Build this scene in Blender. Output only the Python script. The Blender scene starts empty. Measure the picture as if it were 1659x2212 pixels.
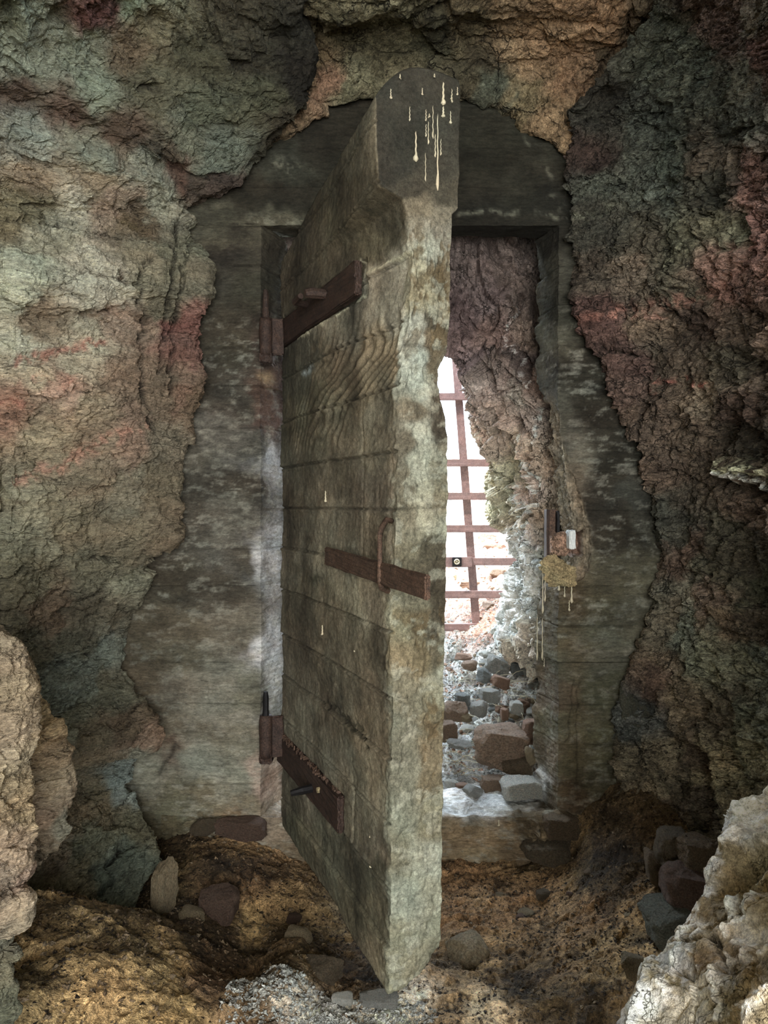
import bpy, math, random
import numpy as np
from mathutils import Vector, Matrix

# ------------------------------------------------------------------ camera, sky, lights, exposure
SC = bpy.context.scene
COL = SC.collection
W, H, FPX, CX, HZ, CAMZ = 1659, 2212, 1600.0, 829.5, 1085.0, 1.4
cam = bpy.data.cameras.new('camera')
cam.sensor_fit = 'VERTICAL'; cam.sensor_height = 36.0; cam.lens = FPX / H * 36.0
cam.shift_y = -(H / 2 - HZ) / H
cam.clip_start = 0.02
co = bpy.data.objects.new('camera', cam); COL.objects.link(co)
co.location = (0, 0, CAMZ); co.rotation_euler = (math.pi / 2, 0, 0)
SC.camera = co

world = bpy.data.worlds.new('overcast_sky'); SC.world = world; world.use_nodes = True
bgn = world.node_tree.nodes['Background']
bgn.inputs[0].default_value = (0.72, 0.84, 1.0, 1); bgn.inputs[1].default_value = 17.0

def area(name, loc, target, sx, sy, power, col):
    l = bpy.data.lights.new(name, 'AREA'); l.shape = 'RECTANGLE'; l.size = sx; l.size_y = sy
    l.energy = power; l.color = col
    o = bpy.data.objects.new(name, l); COL.objects.link(o); o.location = loc
    d = Vector(target) - Vector(loc); o.rotation_euler = d.to_track_quat('-Z', 'Y').to_euler()
    return o
# daylight coming in through the cave mouth behind the photographer
area('cave_mouth_daylight', (0.30, -2.3, 1.55), (0.0, 2.6, 1.1), 1.9, 2.3, 275, (1.0, 1.0, 1.0))
added_sun = bpy.data.lights.new('added_sun', 'SUN'); added_sun.energy = 9.0; added_sun.angle = math.radians(2); added_sun.color = (1.0, 0.97, 0.93)  # added sun, overexposes the bank and gate under the overcast sky
so = bpy.data.objects.new('added_sun', added_sun); COL.objects.link(so); so.rotation_euler = Vector((0.35, 0.30, -1.0)).to_track_quat('-Z', 'Y').to_euler()
# portal: guides sky sampling through the doorway
pl = area('doorway_sky_portal', (0.1, 4.7, 2.0), (0.1, 3.3, 1.2), 3.0, 3.6, 1, (1, 1, 1)); pl.data.cycles.is_portal = True

SC.view_settings.view_transform = 'Standard'; SC.view_settings.look = 'None'
SC.view_settings.gamma = 1.0; SC.view_settings.use_curve_mapping = False
SC.view_settings.exposure = 0.0
SC.cycles.use_denoising = True
SC.cycles.use_adaptive_sampling = True; SC.cycles.adaptive_threshold = 0.06; SC.cycles.adaptive_min_samples = 12
SC.cycles.max_bounces = 4; SC.cycles.diffuse_bounces = 4; SC.cycles.glossy_bounces = 1; SC.cycles.caustics_reflective = False; SC.cycles.caustics_refractive = False
SC.cycles.sample_clamp_indirect = 4.0

# ------------------------------------------------------------------ helpers: projection and noise
def P(px, py, Y):
    return ((px - CX) / FPX * Y, Y, CAMZ - (py - HZ) / FPX * Y)

def proj(V):
    Y = np.maximum(V[:, 1], 0.15)
    return np.stack([CX + V[:, 0] / Y * FPX, HZ - (V[:, 2] - CAMZ) / Y * FPX], 1)

def _h(ix, iy, iz, s):
    n = (ix.astype(np.int64) * 374761393 + iy.astype(np.int64) * 668265263 + iz.astype(np.int64) * 1274126177 + s * 974634777) & 0xFFFFFFFF
    n = ((n ^ (n >> 13)) * 1103515245) & 0xFFFFFFFF
    n = ((n ^ (n >> 15)) * 2246822519) & 0xFFFFFFFF
    return ((n ^ (n >> 16)) & 0xFFFFFF) / float(0xFFFFFF)

def vnoise(p, s=0):
    f = np.floor(p); t = p - f; i = f.astype(np.int64)
    t = t * t * t * (t * (t * 6 - 15) + 10)
    r = 0
    for dx in (0, 1):
        wx = t[:, 0] if dx else 1 - t[:, 0]
        for dy in (0, 1):
            wy = t[:, 1] if dy else 1 - t[:, 1]
            for dz in (0, 1):
                wz = t[:, 2] if dz else 1 - t[:, 2]
                r = r + wx * wy * wz * _h(i[:, 0] + dx, i[:, 1] + dy, i[:, 2] + dz, s)
    return r * 2 - 1

def fbm(p, octv=4, s=0, gain=0.5):
    r = 0; a = 1.0; q = np.array(p, float)
    for k in range(octv):
        r = r + a * vnoise(q + k * 17.3, s + k); q = q * 2.03; a *= gain
    return r

def ridged(p, octv=4, s=0):
    r = 0; a = 1.0; q = np.array(p, float)
    for k in range(octv):
        r = r + a * (1 - 2 * np.abs(vnoise(q + k * 9.1, s + k))); q = q * 2.1; a *= 0.5
    return r

def cells(p, s=0):
    """facets: (nearest distance, second distance, random per cell, tilted plane value)"""
    f = np.floor(p).astype(np.int64)
    n = len(p); d1 = np.full(n, 9e9); d2 = np.full(n, 9e9); rnd = np.zeros(n); til = np.zeros(n)
    for dx in (-1, 0, 1):
        for dy in (-1, 0, 1):
            for dz in (-1, 0, 1):
                c = f + np.array([dx, dy, dz])
                j = np.stack([_h(c[:, 0], c[:, 1], c[:, 2], s + k) for k in (1, 2, 3)], 1)
                v = p - (c + j); d = np.sqrt((v ** 2).sum(1))
                m = d < d1
                d2 = np.where(m, d1, np.minimum(d2, d))
                tl = np.stack([_h(c[:, 0], c[:, 1], c[:, 2], s + k) for k in (5, 6, 7)], 1) * 2 - 1
                rnd = np.where(m, _h(c[:, 0], c[:, 1], c[:, 2], s + 4), rnd)
                til = np.where(m, (v * tl).sum(1), til)
                d1 = np.where(m, d, d1)
    return d1, d2, rnd * 2 - 1, til

def lin(c):
    c = np.asarray(c, float) / 255.0
    ch = (c.max() - c.min()) / max(c.max(), 1e-3); c = c.mean() + (c - c.mean()) * 0.84 * (1.0 - 0.42 * min(max((ch - 0.28) / 0.35, 0), 1))
    return np.where(c <= 0.04045, c / 12.92, ((c + 0.055) / 1.055) ** 2.4)

def smooth(a, b, x):
    t = np.clip((x - a) / (b - a), 0, 1); return t * t * (3 - 2 * t)

def polydist(q, pts):
    d = np.full(len(q), 1e9)
    for (x0, y0), (x1, y1) in zip(pts[:-1], pts[1:]):
        a = np.array([x0, y0], float); b = np.array([x1, y1], float) - a
        t = np.clip(((q - a) @ b) / max((b @ b), 1e-9), 0, 1)
        d = np.minimum(d, np.sqrt(((q - a - t[:, None] * b) ** 2).sum(1)))
    return d

def anchors_colour(V, anc, gain, warp=26, power=5, seed=0, ax=1.0):
    """surface colour with its light and shade included: blend of the patches listed in anc, ragged at their borders"""
    q = proj(V)
    q = q + warp * np.stack([fbm(V * 7.0, 4, seed + 3, 0.6), fbm(V * 7.0 + 31, 4, seed + 9, 0.6)], 1)
    C = np.zeros((len(V), 3)); Wt = np.zeros(len(V))
    for a in anc:
        dx = (q[:, 0] - a[0]) * ax; dy = q[:, 1] - a[1]
        w = 1.0 / (dx * dx + dy * dy + 60.0) ** (power / 2)
        C += w[:, None] * lin(a[2]); Wt += w
    C = C / Wt[:, None] * gain
    return C

def grid_catmull(R, nu, nv):
    """R[rows][cols] of 3d points -> smooth fine grid"""
    R = np.array(R, float)
    def interp(A, n):
        m = len(A); t = np.linspace(0, m - 1, n); i = np.minimum(t.astype(int), m - 2); f = (t - i)
        f = f.reshape((-1,) + (1,) * (A.ndim - 1))
        p0 = A[np.maximum(i - 1, 0)]; p1 = A[i]; p2 = A[i + 1]; p3 = A[np.minimum(i + 2, m - 1)]
        return 0.5 * (2 * p1 + (p2 - p0) * f + (2 * p0 - 5 * p1 + 4 * p2 - p3) * f ** 2 + (3 * p1 - p0 - 3 * p2 + p3) * f ** 3)
    B = interp(R, nv)
    B = interp(B.transpose(1, 0, 2), nu).transpose(1, 0, 2)
    return B                                            # [nv][nu][3]

def grid_normals(G, ref):
    du = np.gradient(G, axis=1); dv = np.gradient(G, axis=0)
    N = np.cross(du, dv); N /= np.maximum(np.linalg.norm(N, axis=2, keepdims=True), 1e-9)
    s = np.sign(((ref - G) * N).sum(2).mean())
    return N * (s if s else 1)

def mesh_from(V, F, name='mesh', col=None, smoothf=False):
    me = bpy.data.meshes.new(name)
    V = np.asarray(V, np.float32); F = np.asarray(F, np.int32)
    k = F.shape[1]
    me.vertices.add(len(V)); me.vertices.foreach_set('co', V.ravel())
    me.loops.add(F.size); me.loops.foreach_set('vertex_index', F.ravel())
    me.polygons.add(len(F)); me.polygons.foreach_set('loop_start', np.arange(0, F.size, k, dtype=np.int32))
    me.polygons.foreach_set('loop_total', np.full(len(F), k, np.int32))
    me.polygons.foreach_set('use_smooth', np.full(len(F), smoothf, bool))
    me.update(calc_edges=True)
    if col is not None:
        a = me.color_attributes.new('mineral', 'FLOAT_COLOR', 'POINT')
        c = np.ones((len(V), 4), np.float32); c[:, :3] = np.clip(col, 0, 0.9); a.data.foreach_set('color', c.ravel())
    return me

def grid_faces(nv, nu, flip=False, off=0, wrap=False):
    i = np.arange(nv - 1)[:, None] * nu; cols = nu if wrap else nu - 1
    j = np.arange(cols)[None, :]; jn = (j + 1) % nu
    a = i + j; b = i + jn; c = i + nu + jn; d = i + nu + j
    F = np.stack([a, b, c, d], 2).reshape(-1, 4) + off
    return F[:, ::-1] if flip else F

def link(name, me, mat=None, parent=None, kind=None, label=None, cat=None, group=None, loc=None):
    o = bpy.data.objects.new(name, me); COL.objects.link(o)
    if mat is not None and me is not None:
        me.materials.clear(); me.materials.append(mat)
    if parent is not None: o.parent = parent
    if kind: o['kind'] = kind
    if label: o['label'] = label
    if cat: o['category'] = cat
    if group: o['group'] = group
    if loc is not None: o.location = loc
    return o

# ------------------------------------------------------------------ materials
def mat_mineral(name, rough=0.92, var=0.35, scale=1.0, bump=0.5, speck=0.25, stretch=(1, 1, 1), dist=0.012, attr=True, base=(0.3, 0.3, 0.3), dark=(0.02, 0.016, 0.01), spec=0.25, rot=(0, 0, 0), crack=0.0, cscale=7.0):
    m = bpy.data.materials.new(name); m.use_nodes = True; nt = m.node_tree; N = nt.nodes; L = nt.links
    b = N['Principled BSDF']; b.inputs['Roughness'].default_value = rough; b.inputs['Specular IOR Level'].default_value = spec
    tc = N.new('ShaderNodeTexCoord'); mp = N.new('ShaderNodeMapping'); mp.inputs['Scale'].default_value = stretch; mp.inputs['Rotation'].default_value = rot
    L.new(tc.outputs['Object'], mp.inputs[0])
    def noise(sc, det=8, ro=0.6):
        n = N.new('ShaderNodeTexNoise'); n.inputs['Scale'].default_value = sc * scale; n.inputs['Detail'].default_value = det; n.inputs['Roughness'].default_value = ro
        L.new(mp.outputs[0], n.inputs['Vector']); return n
    def ramp(src, a, b_, c0, c1):
        r = N.new('ShaderNodeMapRange'); r.inputs['From Min'].default_value = a; r.inputs['From Max'].default_value = b_
        r.inputs['To Min'].default_value = c0; r.inputs['To Max'].default_value = c1; L.new(src, r.inputs['Value']); return r
    if attr:
        src = N.new('ShaderNodeAttribute'); src.attribute_name = 'mineral'; csrc = src.outputs['Color']
    else:
        src = N.new('ShaderNodeRGB'); src.outputs[0].default_value = (*base, 1); csrc = src.outputs[0]
    n1 = noise(9, 6, 0.7); r1 = ramp(n1.outputs[0], 0.3, 0.7, 1 - var, 1 + var)
    n2 = noise(55, 3, 0.75); r2 = ramp(n2.outputs[0], 0.32, 0.68, 1 - var * 1.25, 1 + var * 1.25)
    mu = N.new('ShaderNodeMath'); mu.operation = 'MULTIPLY'; L.new(r1.outputs[0], mu.inputs[0]); L.new(r2.outputs[0], mu.inputs[1])
    n0 = noise(170, 2, 0.8); r0 = ramp(n0.outputs[0], 0.30, 0.70, 1 - var * 0.9, 1 + var * 1.1)
    mu0 = N.new('ShaderNodeMath'); mu0.operation = 'MULTIPLY'; L.new(mu.outputs[0], mu0.inputs[0]); L.new(r0.outputs[0], mu0.inputs[1]); mu = mu0
    vm = N.new('ShaderNodeVectorMath'); vm.operation = 'SCALE'; L.new(csrc, vm.inputs[0]); L.new(mu.outputs[0], vm.inputs['Scale'])
    # hue drift between warm and green grey
    n3 = noise(4, 2, 0.6); r3 = ramp(n3.outputs[0], 0.35, 0.65, 0, 1)
    mx = N.new('ShaderNodeMix'); mx.data_type = 'RGBA'; mx.blend_type = 'MULTIPLY'; mx.inputs['Factor'].default_value = 1.0
    tint = N.new('ShaderNodeMix'); tint.data_type = 'RGBA'; tint.inputs['A'].default_value = (1.04, 1.0, 0.89, 1); tint.inputs['B'].default_value = (0.96, 1.01, 0.93, 1)
    L.new(r3.outputs[0], tint.inputs['Factor'])
    L.new(vm.outputs[0], mx.inputs['A']); L.new(tint.outputs['Result'], mx.inputs['B'])
    # dark specks and pits
    n4 = noise(26, 4, 0.8); r4 = ramp(n4.outputs[0], 0.60, 0.66, 0, speck)
    mk = N.new('ShaderNodeMix'); mk.data_type = 'RGBA'; mk.inputs['B'].default_value = (*dark, 1)
    L.new(r4.outputs[0], mk.inputs['Factor']); L.new(mx.outputs['Result'], mk.inputs['A'])
    last = mk.outputs['Result']; ck = None
    if crack:
        wn = noise(6, 4, 0.7); wm = N.new('ShaderNodeMix'); wm.data_type = 'VECTOR'; wm.inputs['Factor'].default_value = 0.16
        L.new(mp.outputs[0], wm.inputs['A']); L.new(wn.outputs['Color'], wm.inputs['B'])
        vo = N.new('ShaderNodeTexVoronoi'); vo.feature = 'DISTANCE_TO_EDGE'; vo.inputs['Scale'].default_value = cscale; vo.inputs['Detail'].default_value = 0.0
        L.new(wm.outputs['Result'], vo.inputs['Vector'])
        gate = ramp(n3.outputs[0], 0.42, 0.58, 0.15, 1.0)
        ckr = ramp(vo.outputs['Distance'], 0.0, 0.022, crack, 0.0)
        ckm = N.new('ShaderNodeMath'); ckm.operation = 'MULTIPLY'; L.new(ckr.outputs[0], ckm.inputs[0]); L.new(gate.outputs[0], ckm.inputs[1]); ck = ckm
        m2 = N.new('ShaderNodeMix'); m2.data_type = 'RGBA'; m2.inputs['B'].default_value = (*dark, 1)
        L.new(ckm.outputs[0], m2.inputs['Factor']); L.new(last, m2.inputs['A']); last = m2.outputs['Result']
    L.new(last, b.inputs['Base Color'])
    n5 = noise(34, 5, 0.8); n6 = n0
    ad = N.new('ShaderNodeMath'); ad.operation = 'MULTIPLY_ADD'; ad.inputs[1].default_value = 0.35; L.new(n6.outputs[0], ad.inputs[0]); L.new(n5.outputs[0], ad.inputs[2])
    sb = N.new('ShaderNodeMath'); sb.operation = 'MULTIPLY_ADD'; sb.inputs[1].default_value = -0.8; L.new(r4.outputs[0], sb.inputs[0]); L.new(ad.outputs[0], sb.inputs[2])
    if ck is not None:
        s2 = N.new('ShaderNodeMath'); s2.operation = 'MULTIPLY_ADD'; s2.inputs[1].default_value = -1.2; L.new(ck.outputs[0], s2.inputs[0]); L.new(sb.outputs[0], s2.inputs[2]); sb = s2
    bp = N.new('ShaderNodeBump'); bp.inputs['Strength'].default_value = bump; bp.inputs['Distance'].default_value = dist
    L.new(sb.outputs[0], bp.inputs['Height']); L.new(bp.outputs[0], b.inputs['Normal'])
    return m

def s3(*c): return tuple(float(x) for x in lin(c))
M_ROCK_L = mat_mineral('left_wall_rock', crack=0.4, cscale=3, var=0.34, bump=0.9, speck=0.5, stretch=(1, 0.7, 2.6), dist=0.02, rot=(0.5, 0, 0))
M_ROCK_R = mat_mineral('right_wall_rock', crack=0.75, cscale=6, var=0.50, bump=0.95, speck=0.55, stretch=(1, 1, 1.8), dist=0.02)
M_ROCK_C = mat_mineral('ceiling_rock', crack=0.75, cscale=5, var=0.42, bump=0.9, speck=0.6, dist=0.02)
M_ROCK_T = mat_mineral('tunnel_rock', crack=0.75, cscale=9, var=0.35, bump=0.9, speck=0.4, dist=0.025)
M_FLOOR = mat_mineral('earth_floor', var=0.5, bump=1.0, speck=0.75, scale=1.2, dist=0.02)
M_CONC = mat_mineral('board_marked_concrete', var=0.26, bump=0.5, speck=0.35, stretch=(0.6, 1, 1.8), dist=0.006)
M_DOOR = mat_mineral('door_concrete', var=0.30, bump=0.55, speck=0.35, scale=1.6, dist=0.005)
M_CRUST = mat_mineral('stone_surface', crack=0.6, cscale=11, var=0.35, bump=0.8, speck=0.3, scale=2.0, dist=0.008)
M_STONES = [mat_mineral('stone_%s' % n, var=0.55, bump=1.0, speck=0.4, scale=1.6, dist=0.01, crack=0.5, cscale=11, attr=False, base=tuple(min(x * 1.2, 0.8) for x in s3(*c))) for n, c in
            (('grey', (158, 157, 155)), ('brown', (150, 124, 106)), ('rust', (164, 126, 106)), ('pale', (196, 194, 190)), ('slate', (128, 132, 134)), ('tan', (158, 138, 110)), ('dark_red', (108, 86, 74)), ('umber', (112, 92, 70)))]
GREY, BROWN, RUST, PALE, SLATE, TAN, DRED, UMBER = M_STONES
C_DARK, C_RED, C_TAN, C_SLATE, C_BROWN = [mat_mineral('cave_stone_%s' % n, var=0.6, bump=1.0, speck=0.6, scale=1.5, dist=0.012, crack=0.6, cscale=10, attr=False, base=s3(*c)) for n, c in
    (('dark', (116, 100, 80)), ('red', (124, 96, 82)), ('tan', (160, 140, 110)), ('slate', (116, 116, 104)), ('brown', (132, 108, 82)))]
M_IRON = mat_mineral('rusty_iron', var=0.5, bump=0.5, speck=0.4, scale=3, dist=0.003, attr=False, base=s3(92, 62, 46), rough=0.75, dark=(0.012, 0.01, 0.01), spec=0.4)
M_IRON_D = mat_mineral('dark_rusty_iron', var=0.5, bump=0.6, speck=0.5, scale=3, dist=0.003, attr=False, base=s3(66, 42, 32), rough=0.7, dark=(0.006, 0.005, 0.005), spec=0.4)
M_GATE = mat_mineral('gate_iron', var=0.3, bump=0.3, speck=0.2, scale=3, dist=0.002, attr=False, base=s3(118, 90, 90), rough=0.6, spec=0.5)
M_BLACK = mat_mineral('black_iron', var=0.2, bump=0.2, speck=0.0, attr=False, base=s3(22, 20, 22), rough=0.6)
M_LIME = mat_mineral('lime_drip', var=0.12, bump=0.25, speck=0.0, scale=3, dist=0.002, attr=False, base=s3(205, 192, 165), rough=0.55, spec=0.5)
M_OCHRE = mat_mineral('ochre_mortar', var=0.5, bump=1.0, speck=0.35, scale=3, dist=0.006, attr=False, base=s3(172, 150, 108), rough=0.8, dark=(0.08, 0.04, 0.015))
M_WHITE = mat_mineral('white_plaster', var=0.08, bump=0.3, speck=0.0, attr=False, base=s3(222, 226, 232))
M_FLECK = mat_mineral('dark_litter', var=0.3, bump=0.1, speck=0.0, attr=False, base=s3(44, 32, 22))
M_STRAW = mat_mineral('dry_stalk', var=0.2, bump=0.1, speck=0.0, attr=False, base=s3(200, 190, 165))
M_SOIL = mat_mineral('red_soil', var=0.4, bump=1.0, speck=0.25, scale=1.6, dist=0.03)

# ------------------------------------------------------------------ rock surfaces
def strokes_apply(V, N, C, strokes, gain, seed):
    """mineral veins, painted edge light (colour) and cracks or ledges (relief) along lines on the rock"""
    q = proj(V) + 8 * np.stack([fbm(V * 22, 4, seed + 40, 0.65), fbm(V * 22 + 7, 4, seed + 50, 0.65)], 1)
    D = np.zeros(len(V))
    for s in strokes:
        pts, wd, dep, col, amt = s
        d = polydist(q, pts)
        k = np.exp(-(d / wd) ** 2)
        D -= dep * k
        if col is not None:
            kk = (np.clip(k * 1.3, 0, 1) * amt * np.clip(0.65 + 1.5 * fbm(V * 34, 4, seed + 5, 0.65), 0, 1))[:, None]
            C[:] = C * (1 - kk) + lin(col) * gain * kk
    return D

def rock(name, R, nu, nv, anc, gain, mat, seed, amp=1.0, facet=0.05, fscale=(3.5, 3.5, 6), strokes=(), ref=(0, 0.5, 1.4), warp=26, power=5,
         ax=1.0, low=0.05, fine=1.0, rg=(11, 11, 18), sub=0.42, ridge_lit=0.0, sat=0.85, pinch=None, kind='structure', label=None, cat=None, edge=0.0):
    G = grid_catmull(R, nu, nv)
    N = grid_normals(G, np.array(ref, float))
    V = G.reshape(-1, 3); Nn = N.reshape(-1, 3)
    C = anchors_colour(V, anc, gain, warp, power, seed, ax); C = C.mean(1, keepdims=True) * (1 - sat) + C * sat
    q = V + 0.10 * np.stack([fbm(V * 3, 3, seed + 60), fbm(V * 3 + 5, 3, seed + 61), fbm(V * 3 + 9, 3, seed + 62)], 1)
    fs = np.array(fscale, float)
    d1, d2, rn, tl = cells(q * fs, seed)
    e1, e2, rn2, tl2 = cells(q * fs * 3.1 + 4, seed + 11)
    D = low * fbm(V * 2.2, 3, seed + 1) + facet * (0.55 * rn + 0.8 * tl) + facet * sub * (0.6 * rn2 + 0.8 * tl2)
    D -= facet * 0.30 * np.exp(-((d2 - d1) / 0.06) ** 2)
    D -= facet * 0.33 * sub * np.exp(-((e2 - e1) / 0.08) ** 2)
    D += fine * (0.008 * ridged(V * np.array(rg, float), 4, seed + 2) + 0.004 * fbm(V * 60, 3, seed + 3, 0.6))
    D *= amp
    # cell-wise tint differences: blocks of rock differ in colour
    C *= (1 + 0.09 * rn + 0.08 * rn2)[:, None]
    if ridge_lit:
        al = V[:, 0] * 0.62 + V[:, 2] * 0.78; ac = -V[:, 0] * 0.78 + V[:, 2] * 0.62
        rp = np.stack([al * 3.4, V[:, 1] * 4.5, ac * 8.5], 1) + 0.30 * fbm(V * 5, 2, seed + 33)[:, None]
        rv = ridged(rp, 2, seed + 30); D += 0.026 * rv - 0.014; rv = rv * 0.8 + 0.45 * fbm(V * 16, 5, seed + 35, 0.7)
        wk = (smooth(0.62, 1.05, rv + 0.3 * fbm(V * 40, 3, seed + 31)) * ridge_lit)[:, None]; C = C * (1 - wk) + wk * lin((205, 204, 210)) * gain * 0.62  # near-white on the ridge crests paints daylight caught there
    crev = np.exp(-((d2 - d1) / 0.05) ** 2) * 0.25
    D += strokes_apply(V, Nn, C, strokes, gain, seed)
    if pinch is not None: D *= pinch(G).reshape(-1)
    V2 = V + Nn * D[:, None]
    ctr = np.array(ref, float)
    F = grid_faces(nv, nu)
    a = V2[F[:, 0]]; nf = np.cross(V2[F[:, 1]] - a, V2[F[:, 2]] - a)
    if ((ctr - a) * nf).sum() < 0: F = F[:, ::-1]
    me = mesh_from(V2, F, name, C)
    return link(name, me, mat, kind=kind, label=label, cat=cat)

def Wp(x, y, z): return (x, y, z)

# --- left rock wall (right edge = where it meets the concrete)
sil = [(-520, 700, 1.6), (-250, 668, 1.95), (-60, 640, 2.3), (20, 634, 2.45), (100, 662, 2.6), (190, 668, 2.68), (260, 650, 2.75), (310, 600, 2.8), (360, 556, 2.86), (405, 520, 2.9),
       (425, 440, 2.9), (450, 392, 2.9), (520, 400, 2.88), (585, 438, 2.85), (640, 430, 2.86), (690, 415, 2.88), (760, 420, 2.88), (825, 436, 2.85), (850, 440, 2.85), (900, 420, 2.88),
       (950, 410, 2.88), (1000, 388, 2.88), (1060, 376, 2.88), (1150, 368, 2.88), (1205, 318, 2.88), (1280, 304, 2.88), (1365, 264, 2.9), (1430, 256, 2.9), (1500, 290, 2.86),
       (1560, 325, 2.84), (1600, 330, 2.82), (1645, 292, 2.84), (1700, 276, 2.84), (1755, 312, 2.8), (1830, 346, 2.7), (1900, 322, 2.6), (1970, 296, 2.48), (2060, 268, 2.3), (2212, 200, 2.02), (2500, 60, 1.6)]
R = []
for py, sx, Y in sil:
    row = [P(sx - 60, py, Y + 0.32), P(sx - 6, py, Y + 0.12), P(sx - 1, py, Y)]
    for f, dY in ((0.12, 0.03), (0.30, 0.10), (0.52, 0.24), (0.76, 0.42), (1.0, 0.62)):
        px = sx + (-70 - sx) * f
        bulge = 0.10 * math.sin(max(0, min(1, (py - 300) / 1300)) * math.pi) * math.sin(f * math.pi)
        row.append(P(px, py, max(Y - dY * (Y / 2.9) - bulge, 0.9)))
    x, y, z = row[-1]
    row += [Wp(x - 0.12, y * 0.55, CAMZ + (z - CAMZ) * 0.95), Wp(x - 0.2, -0.2, CAMZ + (z - CAMZ) * 0.95), Wp(x - 0.25, -2.7, CAMZ + (z - CAMZ) * 1.1)]
    R.append(row)
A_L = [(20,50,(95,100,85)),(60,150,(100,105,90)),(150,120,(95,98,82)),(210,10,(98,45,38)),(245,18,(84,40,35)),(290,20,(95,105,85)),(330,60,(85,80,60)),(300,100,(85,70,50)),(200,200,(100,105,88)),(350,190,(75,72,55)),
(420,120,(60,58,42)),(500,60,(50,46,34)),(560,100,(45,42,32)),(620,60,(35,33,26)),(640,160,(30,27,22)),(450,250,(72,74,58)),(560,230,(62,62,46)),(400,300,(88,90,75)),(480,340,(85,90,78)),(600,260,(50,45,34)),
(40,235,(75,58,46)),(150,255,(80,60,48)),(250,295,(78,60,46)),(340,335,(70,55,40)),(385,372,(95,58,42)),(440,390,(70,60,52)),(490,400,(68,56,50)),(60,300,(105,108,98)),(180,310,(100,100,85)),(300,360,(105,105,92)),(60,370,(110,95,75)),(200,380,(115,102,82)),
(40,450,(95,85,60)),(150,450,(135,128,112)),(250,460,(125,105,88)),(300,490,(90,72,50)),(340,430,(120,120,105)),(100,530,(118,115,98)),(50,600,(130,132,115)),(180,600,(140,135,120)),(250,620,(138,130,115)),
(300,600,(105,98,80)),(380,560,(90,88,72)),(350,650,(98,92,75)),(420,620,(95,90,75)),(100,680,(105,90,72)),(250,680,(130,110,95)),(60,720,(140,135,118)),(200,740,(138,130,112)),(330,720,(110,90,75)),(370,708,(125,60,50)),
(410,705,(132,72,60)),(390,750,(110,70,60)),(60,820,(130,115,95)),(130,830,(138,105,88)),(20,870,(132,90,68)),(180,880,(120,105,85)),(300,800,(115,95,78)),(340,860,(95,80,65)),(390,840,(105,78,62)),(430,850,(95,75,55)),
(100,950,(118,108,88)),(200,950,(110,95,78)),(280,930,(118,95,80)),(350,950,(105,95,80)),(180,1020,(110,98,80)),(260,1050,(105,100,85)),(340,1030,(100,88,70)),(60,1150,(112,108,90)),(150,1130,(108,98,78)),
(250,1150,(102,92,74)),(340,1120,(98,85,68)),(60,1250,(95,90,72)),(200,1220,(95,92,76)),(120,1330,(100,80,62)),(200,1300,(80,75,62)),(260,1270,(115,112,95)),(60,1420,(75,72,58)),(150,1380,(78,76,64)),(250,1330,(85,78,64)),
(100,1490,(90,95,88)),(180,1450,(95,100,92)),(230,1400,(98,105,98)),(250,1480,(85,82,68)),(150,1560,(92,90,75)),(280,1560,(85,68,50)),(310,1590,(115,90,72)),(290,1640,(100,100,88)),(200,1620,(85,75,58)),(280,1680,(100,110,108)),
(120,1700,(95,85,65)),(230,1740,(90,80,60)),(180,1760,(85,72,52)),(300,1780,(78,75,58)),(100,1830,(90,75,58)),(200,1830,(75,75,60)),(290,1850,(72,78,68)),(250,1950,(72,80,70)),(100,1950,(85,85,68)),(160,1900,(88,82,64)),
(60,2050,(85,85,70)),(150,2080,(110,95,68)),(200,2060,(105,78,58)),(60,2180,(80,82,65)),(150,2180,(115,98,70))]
RED = (152, 74, 56); DK = (34, 28, 22); PINK = (150, 105, 90)
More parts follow.
